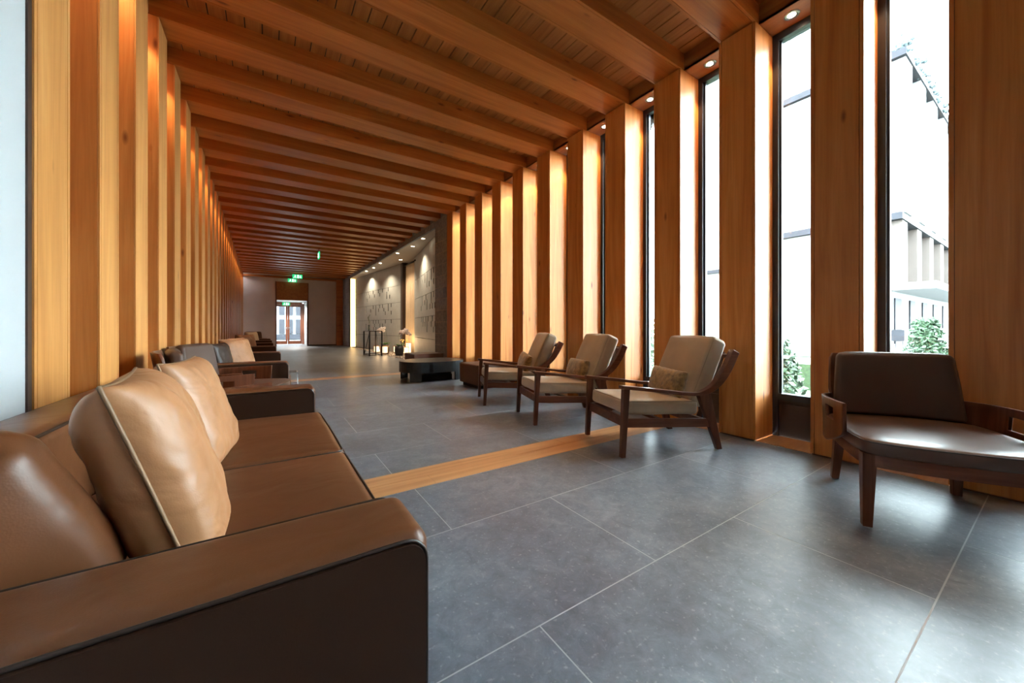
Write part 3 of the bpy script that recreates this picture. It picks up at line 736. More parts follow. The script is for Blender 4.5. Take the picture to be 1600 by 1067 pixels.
s1 = make_sofa('sofa', 2.58, 'large brown leather sofa filling the lower left, nearest the viewer', SG)
s1.location = (0, 0.775, 0)
s2 = dup(s1, (-0.065, 5.66, 0), 0.012, 'brown leather sofa with dark and tan pillows beyond the two wooden armchairs', SG)
s3 = dup(s1, (-0.12, 10.62, 0), 0.012, 'brown leather sofa further down the hall holding one tan pillow, third from the viewer', SG)
s4_ = dup(s1, (-0.16, 15.55, 0), 0.012, 'farthest leather sofa against the left timber wall', SG)

def make_pillow(name, label, loc, rz, tilt, w, h, t, mat, pip, seed, group='throw pillows on the sofas', wr=.012, roll=0.0, cat='pillow', corner=.10):
    """pillow standing in local xz plane, front normal = -y before rotation; origin at its base"""
    m = Matrix.Translation((0, 0, h/2))
    bm = bmesh.new(); lp = pillow(bm, w, h, t, 40, seed, wr, .42, m, corner)
    tt = thing(name, label, cat, loc, 0, group); tt.rotation_euler = (tilt, roll, rz)
    o = obj('pillow_body', bm, mat, tt, True)
    if pip:
        bm = bmesh.new(); tube(bm, lp, .0045, 6, closed=True); obj('piping', bm, pip, tt, True)
    return tt
ZS = .428
# broad face toward +x : rotate local -y to +x => rz = +90deg
make_pillow('throw_pillow', 'large tan leather pillow nearest the viewer on the big sofa', (-0.165, 1.40, ZS), PI/2+.10, -.31, .50, .52, .21, M['leather_tan'], M['pip_tan'], 1.7, wr=.014)
make_pillow('throw_pillow', 'tan leather pillow leaning in the middle of the big sofa, behind the largest one', (-0.185, 2.21, ZS), PI/2-.12, -.31, .47, .50, .17, M['leather_tan'], M['pip_tan'], 4.2, wr=.012)
t = thing('throw_pillow', 'smooth brown leather pillow tucked against the nearest armrest', 'pillow', (-0.405, 1.165, ZS), 0, 'throw pillows on the sofas'); t.rotation_euler = (.10, -.44, .50)
bm = bmesh.new(); rbox(bm, .36, .13, .41, .064, 14, (0, .035, .01), .004, 7, Matrix.Translation((0, 0, .205))); obj('pillow_body', bm, M['leather'], t, True)
make_pillow('throw_pillow', 'dark brown creased leather pillow beside the armrest of the second sofa', (-0.465, 6.12, ZS), PI/2-.35, -.22, .40, .43, .16, M['leather_dk'], M['piping'], 2.3)
make_pillow('throw_pillow', 'tan pillow in front on the second sofa, right of the dark one', (-0.30, 6.62, ZS), PI/2-.62, -.30, .50, .48, .18, M['leather_tan'], M['pip_tan'], 9.3)
make_pillow('throw_pillow', 'tan pillow at the far end of the second sofa, behind two others', (-0.30, 7.35, ZS), PI/2-.35, -.30, .50, .48, .18, M['leather_tan'], M['pip_tan'], 3.9)
make_pillow('throw_pillow', 'tan pillow on the third sofa, propped in its corner', (-0.40, 11.25, ZS), PI/2-.7, -.22, .52, .46, .20, M['leather_tan'], M['pip_tan'], 5.5)
make_pillow('throw_pillow', 'cream pillow on the farthest sofa', (-0.42, 16.4, ZS), PI/2-.6, -.22, .55, .48, .20, M['leather_cream'], M['pip_tan'], 6.5)

# ------------------------------------------------------------------ brown barrel armchairs (local +y = facing, x = right-hand side seen from behind... symmetrical)
def make_armchair():
    t = thing('barrel_armchair', '', 'armchair', group='brown leather armchairs with curved wooden shells')
    # shell: plan curve from left tip to right tip, via rear
    ctrl = [(-.385, .50), (-.392, .30), (-.385, .12), (-.355, .01), (-.27, -.075), (-.10, -.115), (.10, -.115), (.27, -.075), (.355, .01), (.385, .12), (.392, .30), (.385, .50)]
    P = spline([(x, y, 0) for x, y in ctrl], 8)
    s = [0]
    for a, b in zip(P, P[1:]): s.append(s[-1]+(b-a).length)
    T = s[-1]
    bm = bmesh.new(); cols = []
    arm = .57; nrow = 9
    for p, q in zip(P, s):
        e = min(q, T-q)                         # distance from nearer tip
        if e < arm: top = .615-.02*(e/arm)
        elif e < arm+.06: f = (e-arm)/.06; f = f*f*(3-2*f); top = .595+.275*f
        else: top = .87
        bot = .325 if e > .30 else .45-.125*(e/.30)**.7
        hb = [bot, bot+(.485-bot)*.3, bot+(.485-bot)*.6, bot+(.485-bot)*.8, .485, .52, .56]
        hs = hb + [top-.03, top]
        lean = Vector((0, -1, 0))
        nrm = Vector((p.x*0.5, p.y-.15, 0)).normalized()
        cols.append([bm.verts.new(p + nrm*max(0, z-.45)*(.16 if e > arm else .05) + Vector((0, 0, z))) for z in hs])
    for i in range(len(P)-1):
        e = min(s[i]+.5*(s[i+1]-s[i]), T-s[i]-.5*(s[i+1]-s[i]))
        for j in range(nrow-1):
            if 4 <= j <= 5 and .15 < e < .30: continue
            bm.faces.new((cols[i][j], cols[i+1][j], cols[i+1][j+1], cols[i][j+1]))
    obj('shell', bm, M['shell'], t, True, solid=.018, bev=.003)
    # seat cushion: plan outline, extruded with rounded edge
    out = [(-.372, .50), (-.365, .62), (-.335, .70), (-.18, .742), (0, .752), (.18, .742), (.335, .70), (.365, .62), (.372, .50), (.37, .28), (.362, .10), (.33, 0), (.22, -.06), (0, -.08), (-.22, -.06), (-.33, 0), (-.362, .10), (-.37, .28)]
    Q = spline([(x, y, 0) for x, y in out]+[(out[0][0], out[0][1], 0)], 3)[:-1]
    c = Vector((0, .33, 0))
    bm = bmesh.new(); rings = []
    for k, z in ((.93, .385), (.985, .39), (1.0, .40), (1.0, .448), (.992, .458), (.95, .466), (.80, .474), (.5, .480), (.2, .482)):
        rings.append([bm.verts.new(c+(q-c)*k+Vector((0, 0, z))) for q in Q])
    n = len(Q)
    for a, b in zip(rings, rings[1:]):
        for i in range(n): bm.faces.new((a[i], a[(i+1) % n], b[(i+1) % n], b[i]))
    bm.faces.new(rings[0][::-1]); bm.faces.new(rings[-1])
    st = obj('seat', bm, M['leather_seat'], t, True)
    bm = bmesh.new(); tube(bm, [c+(q-c)*1.004+Vector((0, 0, .455)) for q in Q], .0035, 6, closed=True); obj('piping', bm, M['piping'], st, True)
    # apron ring
    bm = bmesh.new(); rr = []
    for k, z in ((.975, .325), (.975, .392), (.90, .392), (.90, .325)): rr.append([bm.verts.new(c+(q-c)*k+Vector((0, 0, z))) for q in Q])
    for a, b in zip(rr, rr[1:]+rr[:1]):
        for i in range(n): bm.faces.new((a[i], a[(i+1) % n], b[(i+1) % n], b[i]))
    obj('apron', bm, M['walnutX'], t)
    for sx in (-1, 1):
        for (fx, fy, dx, dy) in ((.335, .665, .01, .012), (.275, -.005, .02, -.045)):
            bm = bmesh.new(); a, b2 = .030, .020
            x, y = sx*fx, fy; xb, yb = sx*(fx+dx), fy+dy
            hexa(bm, [(xb-b2, yb-b2, 0.006), (xb+b2, yb-b2, 0.006), (xb+b2, yb+b2, 0.006), (xb-b2, yb+b2, 0.006)], [(x-a, y-a, .392), (x+a, y-a, .392), (x+a, y+a, .392), (x-a, y+a, .392)])
            l = obj('leg', bm, M['walnutZ'], t, bev=.003)
            bm = bmesh.new(); lathe(bm, [(.013, 0), (.013, .007)], 12, (xb, yb, 0)); obj('foot_pad', bm, M['ring'], l)
    # backrest cushion: curved slab
    bm = bmesh.new()
    def bend(p): return p
    rbox(bm, .64, .075, .415, .03, 14, (0, .012, .004), .0015, 2)
    for v in bm.verts:
        x, y, z = v.co
        f = (z+.2075)/.415
        x *= (.99-.10*f)
        yy = y + .035 + .30*x*x*1.0 - .055*f - .06
        if abs(x) > .24 and f > .8: z -= 0.02*(abs(x)-.24)/.08
        v.co = Vector((x, yy, z+.675))
    obj('backrest_cushion', bm, M['leather_back'], t, True)
    return t
ac = make_armchair()
def place_ac(o, O, f, label):
    o.location = (O[0], O[1], 0); o.rotation_euler = (0, 0, math.atan2(f[1], f[0])-PI/2); o['label'] = label
place_ac(ac, (3.40, .63), (-.87, -.49), 'brown leather armchair with curved wooden shell, alone at the right edge by the window')
def ac_copy(O, f, label): return dup(ac, (O[0], O[1], 0), math.atan2(f[1], f[0])-PI/2, label)
ac_copy((-.535, 3.80), (.985, .17), 'brown wooden-shell armchair directly behind the far armrest of the big sofa')
ac_copy((-.56, 4.90), (.95, -.31), 'brown wooden-shell armchair just before the second sofa')
ac_copy((-.50, 19.2), (.15, -.99), 'small distant wooden-shell armchair beyond the farthest sofa')

# ------------------------------------------------------------------ beige lounge chairs (local x = backwards, y = across, origin = near front foot)
def make_lounge():
    t = thing('lounge_chair', '', 'armchair', group='beige lounge chairs facing the sofas')
    W = .70
    def S(y): return y
    for i, y in enumerate((0.022, W-.022)):
        bm = bmesh.new()
        path = spline([(-.02, y, .571), (.33, y, .528), (.60, y, .492), (.74, y, .492), (.88, y, .552), (1.0, y, .69), (1.085, y, .845)], 7)
        wd = [.060-.014*max(0, (k/len(path)-.55)) for k in range(len(path))]
        th = [.028 if k/len(path) < .45 else .028+.044*min(1, (k/len(path)-.45)/.3) for k in range(len(path))]
        sweep(bm, path, wd, th); obj('armrest', bm, M['walnutX'], t, bev=.004)
        bm = bmesh.new(); hexa(bm, [(-.022, y-.020, 0.0), (.018, y-.020, 0.0), (.018, y+.020, 0.0), (-.022, y+.020, 0.0)], [(.0, y-.024, .562), (.055, y-.024, .556), (.055, y+.024, .556), (.0, y+.024, .562)]); obj('leg', bm, M['walnutZ'], t, bev=.004)
        bm = bmesh.new(); hexa(bm, [(.895, y-.018, 0), (.945, y-.018, 0), (.945, y+.018, 0), (.895, y+.018, 0)], [(.70, y-.022, .492), (.82, y-.022, .510), (.82, y+.022, .510), (.70, y+.022, .492)]); obj('leg', bm, M['walnutZ'], t, bev=.004)
        bm = bmesh.new(); hexa(bm, [(.02, y-.016, .242), (.82, y-.016, .200), (.82, y+.016, .200), (.02, y+.016, .242)], [(.02, y-.016, .315), (.79, y-.016, .272), (.79, y+.016, .272), (.02, y+.016, .315)]); obj('side_rail', bm, M['walnutX'], t, bev=.003)
    bm = bmesh.new(); box(bm, .012, .042, .04, W-.04, .240, .318); box(bm, .76, .79, .04, W-.04, .205, .270); box(bm, .35, .39, .04, W-.04, .262, .285); obj('cross_rail', bm, M['walnutX'], t, bev=.003)
    # back frame
    bm = bmesh.new()
    sweep(bm, [(1.055, .04, .80), (1.055, W-.04, .80)], .03, .07, Vector((.88, 0, -.48)).normalized() if False else Vector((0, 0, 1)))
    for yy in (.12, .235, .35, .465, .58):
        sweep(bm, spline([(.79, yy, .24), (.90, yy, .46), (.99, yy, .66), (1.06, yy, .83)], 4), .045, .014)
    obj('back_slats', bm, M['walnutZ'], t)
    # seat cushion
    bm = bmesh.new()
    m = Matrix.Translation((.385, W/2, .378)) @ Matrix.Rotation(math.radians(2.6), 4, 'Y')
    rbox(bm, .70, W-.085, .115, .028, 12, (.006, .004, .012), .004, 9, m)
    s = obj('seat_cushion', bm, M['beige'], t, True)
    bm = bmesh.new()
    hx, hy = .343, (W-.085)/2-.006
    lp = []
    for sx, sy in ((1, 1), (-1, 1), (-1, -1), (1, -1)):
        a0 = {(1, 1): 0, (-1, 1): PI/2, (-1, -1): PI, (1, -1): 1.5*PI}[(sx, sy)]
        for k in range(5):
            an = a0+PI/2*k/4; lp.append(m @ Vector((sx*(hx-.02)+.02*math.cos(an), sy*(hy-.02)+.02*math.sin(an), .052)))
    tube(bm, lp, .003, 6, closed=True); obj('piping', bm, M['beige_pip'], s, True)
    # back cushion
    an = math.radians(24)
    m = Matrix.Translation((.850, W/2, .665)) @ Matrix.Rotation(an, 4, 'Y')
    bm = bmesh.new(); rbox(bm, .15, W-.10, .62, .035, 12, (.022, .006, .014), .004, 4, m)
    b = obj('back_cushion', bm, M['beige'], t, True)
    bm = bmesh.new(); lp = []
    hz, hy = .300, (W-.10)/2-.006
    for sz, sy in ((1, 1), (-1, 1), (-1, -1), (1, -1)):
        a0 = {(1, 1): 0, (-1, 1): PI/2, (-1, -1): PI, (1, -1): 1.5*PI}[(sz, sy)]
        for k in range(5):
            q = a0+PI/2*k/4; lp.append(m @ Vector((-.067, sy*(hy-.03)+.03*math.sin(q), sz*(hz-.03)+.03*math.cos(q))))
    tube(bm, lp, .003, 6, closed=True); obj('piping', bm, M['beige_pip'], b, True)
    return t
lc = make_lounge()
LC = [((2.392, 1.985), 20, 'nearest and largest beige lounge chair with dark wooden frame'),
      ((2.400, 3.165), 18, 'middle one of the three beige wooden lounge chairs'),
      ((2.440, 4.354), 22, 'smallest and farthest beige lounge chair, next to the brown ottoman')]
PL = ['gold fluffy lumbar pillow on the nearest beige lounge chair', 'gold lumbar pillow on the middle beige lounge chair', 'gold-brown lumbar pillow on the farthest beige lounge chair']
for i, (p, a, lab) in enumerate(LC):
    rz = -math.radians(a)
    if i == 0: lc.location = (p[0], p[1], 0); lc.rotation_euler = (0, 0, rz); lc['label'] = lab
    else: dup(lc, (p[0], p[1], 0), rz, lab)
    # pillow: local position on chair
    ca, sa = math.cos(rz), math.sin(rz)
    lx, ly = (.62, .36) if i != 2 else (.60, .36)
    wx, wy = p[0]+ca*lx-sa*ly, p[1]+sa*lx+ca*ly
    tt = thing('lumbar_pillow', PL[i], 'pillow', (wx, wy, .438), 0, 'gold lumbar pillows on the beige chairs')
    bm = bmesh.new(); pillow(bm, .46, .24, .13, 34, 11+i, .006, .40, Matrix.Translation((0, 0, .12)), .06)
    for v in bm.verts:
        nz = noise.noise(v.co*90+Vector((i, 0, 0)))*.0035+noise.noise(v.co*40)*.003; v.co += v.co.normalized()*nz
    o = obj('pillow_body', bm, M['fur'], tt, True)
    tt.rotation_euler = (-.30, [0.04, 0.0, .10][i], rz-PI/2)    # local -y faces the chair's front (-x)
# ------------------------------------------------------------------ coffee table
def make_table():
    t = thing('coffee_table', 'low black steel coffee table with rounded ends between two brown ottomans', 'table', (0, 0, 0))
    x0, x1, y0, y1, zt = 2.18, 3.50, 6.80, 7.80, .385
    r = (y1-y0)/2; cy = (y0+y1)/2; pts = []
    n = 20
    for k in range(n+1):
        a = -PI/2+PI*k/n; pts.append((x1-r+r*math.cos(a), cy+r*math.sin(a)))
    for k in range(n+1):
        a = PI/2+PI*k/n; pts.append((x0+r+r*math.cos(a), cy+r*math.sin(a)))
    # resample including straight parts
    P = []
    for a, b in zip(pts, pts[1:]+pts[:1]):
        L = math.hypot(b[0]-a[0], b[1]-a[1]); m = max(1, int(L/.06))
        for k in range(m): P.append((a[0]+(b[0]-a[0])*k/m, a[1]+(b[1]-a[1])*k/m))
    bm = bmesh.new(); m = len(P); th = .03
    c = Vector(((x0+x1)/2, cy))
    def inn(p): v = Vector(p)-c; return c+v*(1-th/v.length)
    zz = [0.004, .175, zt-.012]
    out = [[bm.verts.new((p[0], p[1], z)) for z in zz] for p in P]; inr = [[bm.verts.new((*inn(p), z)) for z in zz] for p in P]
    def hole(i):
        x = (P[i][0]+P[(i+1) % m][0])/2; y = (P[i][1]+P[(i+1) % m][1])/2
        return (2.48 < x < 3.18 and (y < y0+.1 or y > y1-.1)) or (abs(y-cy) < .27 and (x < x0+.2 or x > x1-.2))
    H_ = [hole(i) for i in range(m)]
    for i in range(m):
        j = (i+1) % m
        for k in range(2):
            if k == 0 and H_[i]: continue
            bm.faces.new((out[i][k], out[j][k], out[j][k+1], out[i][k+1])); bm.faces.new((inr[j][k], inr[i][k], inr[i][k+1], inr[j][k+1]))
        if H_[i]: bm.faces.new((out[i][1], inr[i][1], inr[j][1], out[j][1]))
        else: bm.faces.new((out[i][0], inr[i][0], inr[j][0], out[j][0]))
        bm.faces.new((out[i][2], out[j][2], inr[j][2], inr[i][2]))
        if H_[i] != H_[i-1]: bm.faces.new((out[i][0], out[i][1], inr[i][1], inr[i][0]))
    obj('body', bm, M['steel'], t)
    bm = bmesh.new(); a = [bm.verts.new((p[0], p[1], zt-.012)) for p in P]; b = [bm.verts.new((p[0], p[1], zt)) for p in P]
    for i in range(m): bm.faces.new((a[i], a[(i+1) % m], b[(i+1) % m], b[i]))
    bm.faces.new(a[::-1]); bm.faces.new(b); obj('tabletop', bm, M['steel_top'], t)
    bm = bmesh.new(); box(bm, 2.50, 3.16, 7.02, 7.58, .0, .11); obj('plinth', bm, M['black'], t)
    # left protruding drum band seen behind the front
    return t
make_table()
# ottomans
def make_ott():
    t = thing('ottoman', '', 'ottoman', group='brown leather ottomans by the coffee table')
    bm = bmesh.new(); rbox(bm, .76, .72, .35, .02, 8, (0, 0, .006), .001, 1, Matrix.Translation((.38, .36, .235))); obj('upholstered_block', bm, M['leather_ott'], t, True)
    bm = bmesh.new(); box(bm, .05, .71, .05, .67, 0, .065); obj('plinth', bm, M['black'], t)
    bm = bmesh.new(); tube(bm, [(.005, .005, .398), (.755, .005, .398), (.755, .715, .398), (.005, .715, .398)], .004, 6, closed=True); obj('piping', bm, M['piping'], t)
    return t
o1 = make_ott(); o1.location = (2.97, 5.54, 0); o1['label'] = 'brown leather cube ottoman right of the black coffee table, beside the farthest beige chair'
dup(o1, (2.93, 8.70, 0), 0, 'brown leather ottoman behind the black coffee table, near the stone pier')
# small wire side table by the second sofa
t = thing('side_table', 'tiny chrome wire-framed side table beside the front of the second sofa', 'table', (0.30, 7.75, 0))
for sx in (0, .16):
    for sy in (0, .2):
        bm = bmesh.new(); tube(bm, [(sx, sy, 0), (sx, sy, .25)], .006, 6); obj('leg', bm, M['chrome'], t)
bm = bmesh.new(); tube(bm, [(0, 0, .25), (.16, 0, .25), (.16, .2, .25), (0, .2, .25)], .006, 6, closed=True); tube(bm, [(0, 0, .03), (.16, 0, .03), (.16, .2, .03), (0, .2, .03)], .005, 6, closed=True); obj('frame_ring', bm, M['chrome'], t)
# tall thin console tables with a bud vase
t = thing('console_table', 'tall slender black metal table standing at the edge of the pebble bed', 'table', (0, 0, 0))
X0, X1, Ya, Yb, zt = 3.12, 3.56, 14.25, 15.20, .935
for (x, y) in ((X0, Ya), (X0, Yb), (X1, Ya), (X1, Yb)):
    bm = bmesh.new(); box(bm, x-.008, x+.036, y-.008, y+.036, 0, zt-.02); obj('leg', bm, M['black'], t)
bm = bmesh.new(); box(bm, X0, X1+.028, Ya, Yb+.028, zt-.025, zt); obj('tabletop', bm, M['black'], t)
bm = bmesh.new()
box(bm, X0, X1+.028, Ya, Ya+.022, .02, .045); box(bm, X0, X1+.028, Yb, Yb+.022, .02, .045); box(bm, X0, X0+.022, Ya, Yb, .02, .045); box(bm, X1, X1+.022, Ya, Yb, .02, .045)
sweep(bm, [(X0+.014, Ya+.014, .9), (X0+.014, Yb-.1, .05)], .02, .02, Vector((1, 0, 0))); sweep(bm, [(X1+.014, Yb, .9), (X1+.014, Ya+.1, .05)], .02, .02, Vector((1, 0, 0)))
obj('brace_frame', bm, M['black'], t)
t = thing('bud_vase', 'slim glass vase with one green stem on the tall black table', 'vase', (3.22, 14.75, .935))
bm = bmesh.new(); lathe(bm, [(.03, 0), (.032, .05), (.028, .16), (.03, .22), (.027, .22), (.025, .16), (.028, .05), (.026, .01)], 20); obj('vase_body', bm, M['glass_vase'], t, True)
bm = bmesh.new(); tube(bm, spline([(0, 0, .02), (.01, 0, .2), (.0, .01, .42), (-.03, .02, .55)], 5), .006, 6)
for k in range(6):
    a = k*1.1; z = .3+.05*k; tube(bm, [(0, 0, z), (.04*math.cos(a), .04*math.sin(a), z+.05), (.06*math.cos(a), .06*math.sin(a), z+.06)], [.004, .010, .002], 6)
obj('stem', bm, M['stem'], t, True)
# orchids
def orchid(label, x, y, pr, ph, sh, mat, n, seed, arc, nst=2):
    rnd = random.Random(seed)
    t = thing('potted_orchid', label, 'plant', (x, y, -0.012), 0, 'potted orchids on the pebbles')
    bm = bmesh.new(); lathe(bm, [(pr*.72, 0), (pr*.9, ph*.25), (pr, ph*.6), (pr*.97, ph), (pr*.88, ph), (pr*.85, ph*.85)], 28); p = obj('pot', bm, M['pot'], t, True)
    for k in range(6):
        a = k*PI/3+rnd.uniform(-.3, .3); L = rnd.uniform(.16, .28); bm = bmesh.new(); pts = []
        rows = []
        for i in range(7):
            f = i/6; w = .035*math.sin(PI*min(1, .12+.88*f))**.7; r = pr*.2+L*f; z = ph*.9+.12*math.sin(f*2.2)-.03*f
            c = Vector((r*math.cos(a), r*math.sin(a), z)); sd = Vector((-math.sin(a), math.cos(a), 0))
            rows.append((bm.verts.new(c-sd*w+Vector((0, 0, .01))), bm.verts.new(c), bm.verts.new(c+sd*w+Vector((0, 0, .01)))))
        for A, B in zip(rows, rows[1:]):
            for q in range(2): bm.faces.new((A[q], A[q+1], B[q+1], B[q]))
        obj('leaf', bm, M['leaf'], t, True, solid=.004)
    for s in range(nst):
        ox = (s-.5)*.06
        pts = spline([(ox, ox*.5, ph*.8), (ox*1.3, ox, ph+sh*.55), (ox*1.3+arc[0]*.25, ox+arc[1]*.25, ph+sh*.95), (ox+arc[0]*.65, ox+arc[1]*.65, ph+sh), (ox+arc[0], ox+arc[1], ph+sh*.86)], 6)
        bm = bmesh.new(); tube(bm, pts, .0045, 6); st = obj('stem', bm, M['stem'], t, True)
        bm = bmesh.new()
        for i in range(n):
            f = .52+.48*i/max(1, n-1); c = pts[min(len(pts)-1, int(f*(len(pts)-1)))] + Vector((rnd.uniform(-.04, .04), rnd.uniform(-.04, .04), rnd.uniform(-.09, .05)))
            face = Vector((-.55, -.8, rnd.uniform(-.2, .2))).normalized(); u = face.cross(Vector((0, 0, 1))).normalized(); w = u.cross(face)
            for k in range(5):
                a = PI/2+k*2*PI/5; d = u*math.cos(a)+w*math.sin(a); pw = .026 if k in (1, 4) else .017; q = face.cross(d)
                base = bm.verts.new(c); tip = bm.verts.new(c+d*.065+face*.006); l = bm.verts.new(c+d*.038+q*pw*1.3+face*.01); r_ = bm.verts.new(c+d*.038-q*pw*1.3+face*.01)
                bm.faces.new((base, l, tip, r_))
        obj('flowers', bm, mat, st, True, solid=.003)
    return t
orchid('white orchid in a dark pot right behind the lantern beside the tall black table', 3.95, 15.15, .15, .40, .62, M['petal'], 9, 4, (-.30, -.20))
orchid('pink and white orchid in a round charcoal pot, right of the white one', 4.12, 13.9, .17, .38, .58, M['petal_pink'], 10, 8, (.34, -.14))
# lanterns
def lantern(label, x, y, w, h, first=None):
    t = thing('lantern', label, 'lantern', (x, y, 0.01), .3, 'glowing lanterns around the orchids')
    for sx in (-1, 1):
        for sy in (-1, 1):
            bm = bmesh.new(); tube(bm, [(sx*w/2, sy*w/2, 0), (sx*w/2, sy*w/2, h)], .006, 6); obj('post', bm, M['copper'], t)
    bm = bmesh.new()
    for z in (.06, h): tube(bm, [(-w/2, -w/2, z), (w/2, -w/2, z), (w/2, w/2, z), (-w/2, w/2, z)], .006, 6, closed=True)
    box(bm, -w/2, w/2, -w/2, w/2, .055, .065); obj('frame_ring', bm, M['copper'], t)
    bm = bmesh.new(); box(bm, -w*.40, w*.40, -w*.40, w*.40, .066, h-.02); obj('glowing_shade', bm, M['lantern'], t)
    l = bpy.data.lights.new('lamp', 'POINT'); l.energy = 1.0; l.color = (1, .62, .3); l.shadow_soft_size = .12
    lo = bpy.data.objects.new('lamp', l); C.objects.link(lo); lo.location = (0, 0, h+.12); lo.parent = t
    return t
lantern('small glowing lantern seen through the legs of the tall black table', 3.72, 15.60, .20, .30)
lantern('glowing lantern in front of the white orchid pot', 3.80, 14.75, .20, .32)
lantern('glowing lantern between the two orchids, partly hidden by the charcoal pot', 4.35, 15.05, .19, .30)
lantern('glowing lantern directly right of the charcoal pot', 4.40, 14.1, .20, .30)
lantern('tallest glowing lantern at the foot of the cream curtain', 4.60, 14.3, .17, .46)
# small flowers above the tallest lantern
t = thing('flower_vase', 'small vase of yellow-white flowers by the curtain behind the lanterns', 'vase', (4.52, 14.62, -.012), 0)
bm = bmesh.new(); lathe(bm, [(.05, 0), (.07, .15), (.05, .34), (.06, .40), (.045, .40), (.04, .3)], 20); obj('vase_body', bm, M['glass_vase'], t, True)
bm = bmesh.new(); bf = bmesh.new(); rnd = random.Random(2)
for k in range(12):
    a = rnd.uniform(0, 2*PI); r = rnd.uniform(.03, .16); z = rnd.uniform(.50, .62)
    tube(bm, [(0, 0, .1), (r*.5*math.cos(a), r*.5*math.sin(a), .42), (r*math.cos(a), r*math.sin(a), z)], .004, 5)
    bmesh.ops.create_icosphere(bf, subdivisions=1, radius=.028, matrix=Matrix.Translation((r*math.cos(a), r*math.sin(a), z)))
obj('stems', bm, M['leaf'], t); obj('blossoms', bf, plain('yellow_blossom', (.8, .62, .25), .6), t, True)

# ------------------------------------------------------------------ outside
bm = bmesh.new(); box(bm, R+.46, 60, -25, 45, -.30, -.22); tag(obj('lawn', bm, M['grassm']), 'bright green lawn outside the windows', 'lawn')
bm = bmesh.new(); box(bm, 5.2, 6.4, -20, 30, -.22, -.19); tag(obj('garden_path', bm, M['concrete']), 'pale paved path across the lawn outside', 'path')
def building(name, label, x0, x1, y, dep, zt, n, seed):
    t = thing(name, label, 'building', (0, 0, 0))
    bm = bmesh.new(); box(bm, x0, x1, y, y+dep, -.2, zt-.9); obj('wall', bm, M['concrete'], t)
    bm = bmesh.new(); box(bm, x0-.2, x1+.2, y-.5, y+dep, zt-1.0, zt-.75); box(bm, x0-.2, x1+.2, y-.4, y+dep, 5.05, 5.3); obj('roof_slab', bm, M['slatgrey'], t)
    rnd = random.Random(seed)
    bm = bmesh.new()
    for i in range(1800):
        x = rnd.uniform(x0-.2, x1); yy = rnd.uniform(y-.55, y+.8); z = zt-.8+rnd.uniform(-.25, .9)*rnd.random()
        bmesh.ops.create_icosphere(bm, subdivisions=1, radius=rnd.uniform(.05, .13), matrix=Matrix.Translation((x, yy, z)))
    o = obj('roof_planting', bm, M['roofv'], t); o['kind'] = 'stuff'
    st = (x1-x0)/n
    for i in range(n):
        x = x0+st*i
        bm = bmesh.new(); box(bm, x+.0, x+st*.42, y-.45, y, 5.3, zt-1.0); obj('fin', bm, M['concrete'], t)
        bm = bmesh.new(); box(bm, x+st*.42, x+st, y-.04, y-.01, 5.5, zt-1.2); obj('window', bm, M['slatgrey'], t)
        bm = bmesh.new(); box(bm, x+.1, x+st*.35, y-.35, y, 2.7, 5.05); obj('pillar', bm, M['facadew'], t)
        bm = bmesh.new(); box(bm, x+st*.4, x+st*.95, y-.04, y-.01, 2.9, 4.9); obj('window', bm, M['slatgrey'], t)
        bm = bmesh.new(); box(bm, x+st*.3, x+st*.7, y-.05, y-.01, -.1, 2.2); obj('door', bm, M['slatgrey'], t)
    bm = bmesh.new(); box(bm, x0, x1, y-1.2, y, 2.45, 2.7); obj('canopy', bm, M['concrete'], t)
    return t
building('apartment_building', 'pale modern building with planted roof edge seen through the right windows', 19.5, 43.5, 3.8, 5, 12.0, 10, 3)
building('apartment_building', 'pale building wing further left outside the windows', 27.5, 33.5, 10.6, 8, 30.0, 3, 6)
bm = bmesh.new(); box(bm, 9.2, 15.2, -1.5, 3.6, -.22, .30); tag(obj('lawn_bank', bm, M['grassm']), 'raised green lawn in front of the pale building, seen above the lone brown armchair', 'lawn')
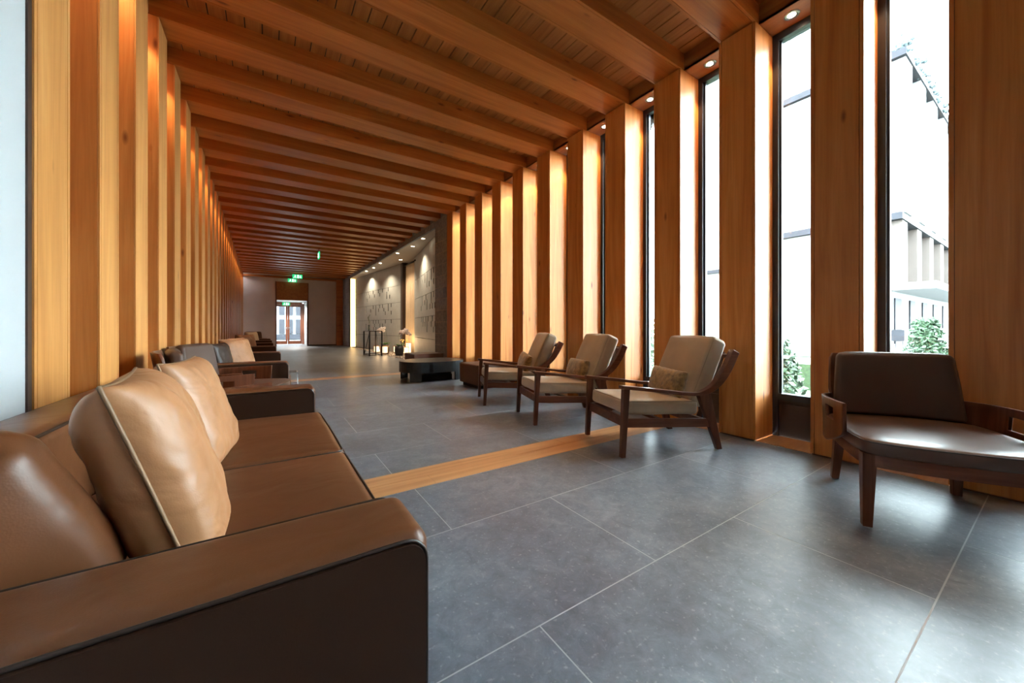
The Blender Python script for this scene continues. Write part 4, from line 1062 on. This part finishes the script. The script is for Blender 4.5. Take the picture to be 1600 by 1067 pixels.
# outdoor chair + shrubs
t = thing('garden_chair', 'grey outdoor chair on the terrace of the building outside', 'chair', (15.9, 3.0, .42), 2.3); t.scale = (.6, .6, .6)
bm = bmesh.new(); box(bm, -.28, .28, -.28, .28, .38, .44); obj('seat', bm, M['slatgrey'], t)
bm = bmesh.new(); box(bm, -.28, .28, .26, .31, .40, .95); obj('backrest', bm, M['slatgrey'], t)
for sx in (-.25, .25):
    for sy in (-.25, .25):
        bm = bmesh.new(); tube(bm, [(sx, sy, 0), (sx, sy, .4)], .02, 6); obj('leg', bm, M['slatgrey'], t)
bm = bmesh.new(); box(bm, 15.2, 43, .2, 3.8, -.22, .42); tag(obj('terrace', bm, M['concrete']), 'pale terrace in front of the building outside', 'terrace')
def shrub(label, x, y, r, h, seed, zb=-.22):
    rnd = random.Random(seed); t = thing('shrub', label, 'shrub', (x, y, zb), 0, 'shrubs outside the windows')
    bm = bmesh.new()
    for i in range(1400):
        th = rnd.uniform(0, 2*PI); rr = r*math.sqrt(rnd.random()); z = h*rnd.random()**.8
        rr *= (1-.5*z/h)
        p = Vector((rr*math.cos(th), rr*math.sin(th), z+.05)); s = rnd.uniform(.04, .09)
        u = Vector((rnd.uniform(-1, 1), rnd.uniform(-1, 1), rnd.uniform(-1, 1))).normalized(); w = u.orthogonal().normalized()
        bm.faces.new([bm.verts.new(p+u*s), bm.verts.new(p+w*s*.5), bm.verts.new(p-u*s), bm.verts.new(p-w*s*.5)])
    obj('foliage', bm, M['shrub'], t, solid=.003)
    bm = bmesh.new(); tube(bm, [(0, 0, 0), (0, 0, h*.7)], .03, 6); obj('stem', bm, M['stem'], t)
shrub('layered green shrub outside behind the lone brown armchair', 14.3, 2.1, .42, .95, 1, .30)
shrub('small green shrub outside the window left of the lone brown armchair', 7.2, 2.9, .6, 1.0, 2)
shrub('green shrub outside further left along the garden', 9.5, 6.5, .9, 1.5, 3)
# forecourt and facade beyond the far glass doors
bm = bmesh.new(); box(bm, -8, 10, YV+.1, 60, -.2, -.03); tag(obj('forecourt', bm, M['concrete']), 'pale forecourt outside the far glass doors', 'ground')
t = thing('slatted_building', 'grey slatted building seen through the far glass doors', 'building', (0, 36, 0))
bm = bmesh.new(); box(bm, -4, 8, .2, .6, 0, 9); obj('wall', bm, M['concrete'], t)
bm = bmesh.new()
for r in range(4):
    for i in range(20): box(bm, -4+.6*i, -4+.6*i+.38, 0, .2, .55+1.55*r, 1.75+1.55*r)
box(bm, -4, 8, -.1, .2, .1, .5)
obj('shutters', bm, M['slatgrey'], t)

# ------------------------------------------------------------------ light
W = bpy.data.worlds.new('World'); bpy.context.scene.world = W; W.use_nodes = True
bg = W.node_tree.nodes['Background']; bg.inputs[0].default_value = (0.80, 0.91, 1.0, 1); bg.inputs[1].default_value = 11.0
# ------------------------------------------------------------------ camera
cam = bpy.data.cameras.new('Camera'); co = bpy.data.objects.new('Camera', cam); C.objects.link(co)
co.location = (0, 0, H); co.rotation_euler = (PI/2, 0, -TH)
cam.sensor_width = 36; cam.sensor_fit = 'HORIZONTAL'; cam.lens = FPX/1600*36; cam.shift_y = -21.5/1600; cam.clip_start = 0.02; cam.clip_end = 300
bpy.context.scene.camera = co
vs = bpy.context.scene.view_settings
vs.view_transform = 'Standard'; vs.look = 'None'; vs.gamma = 1.0; vs.exposure = 2.55; vs.use_curve_mapping = False
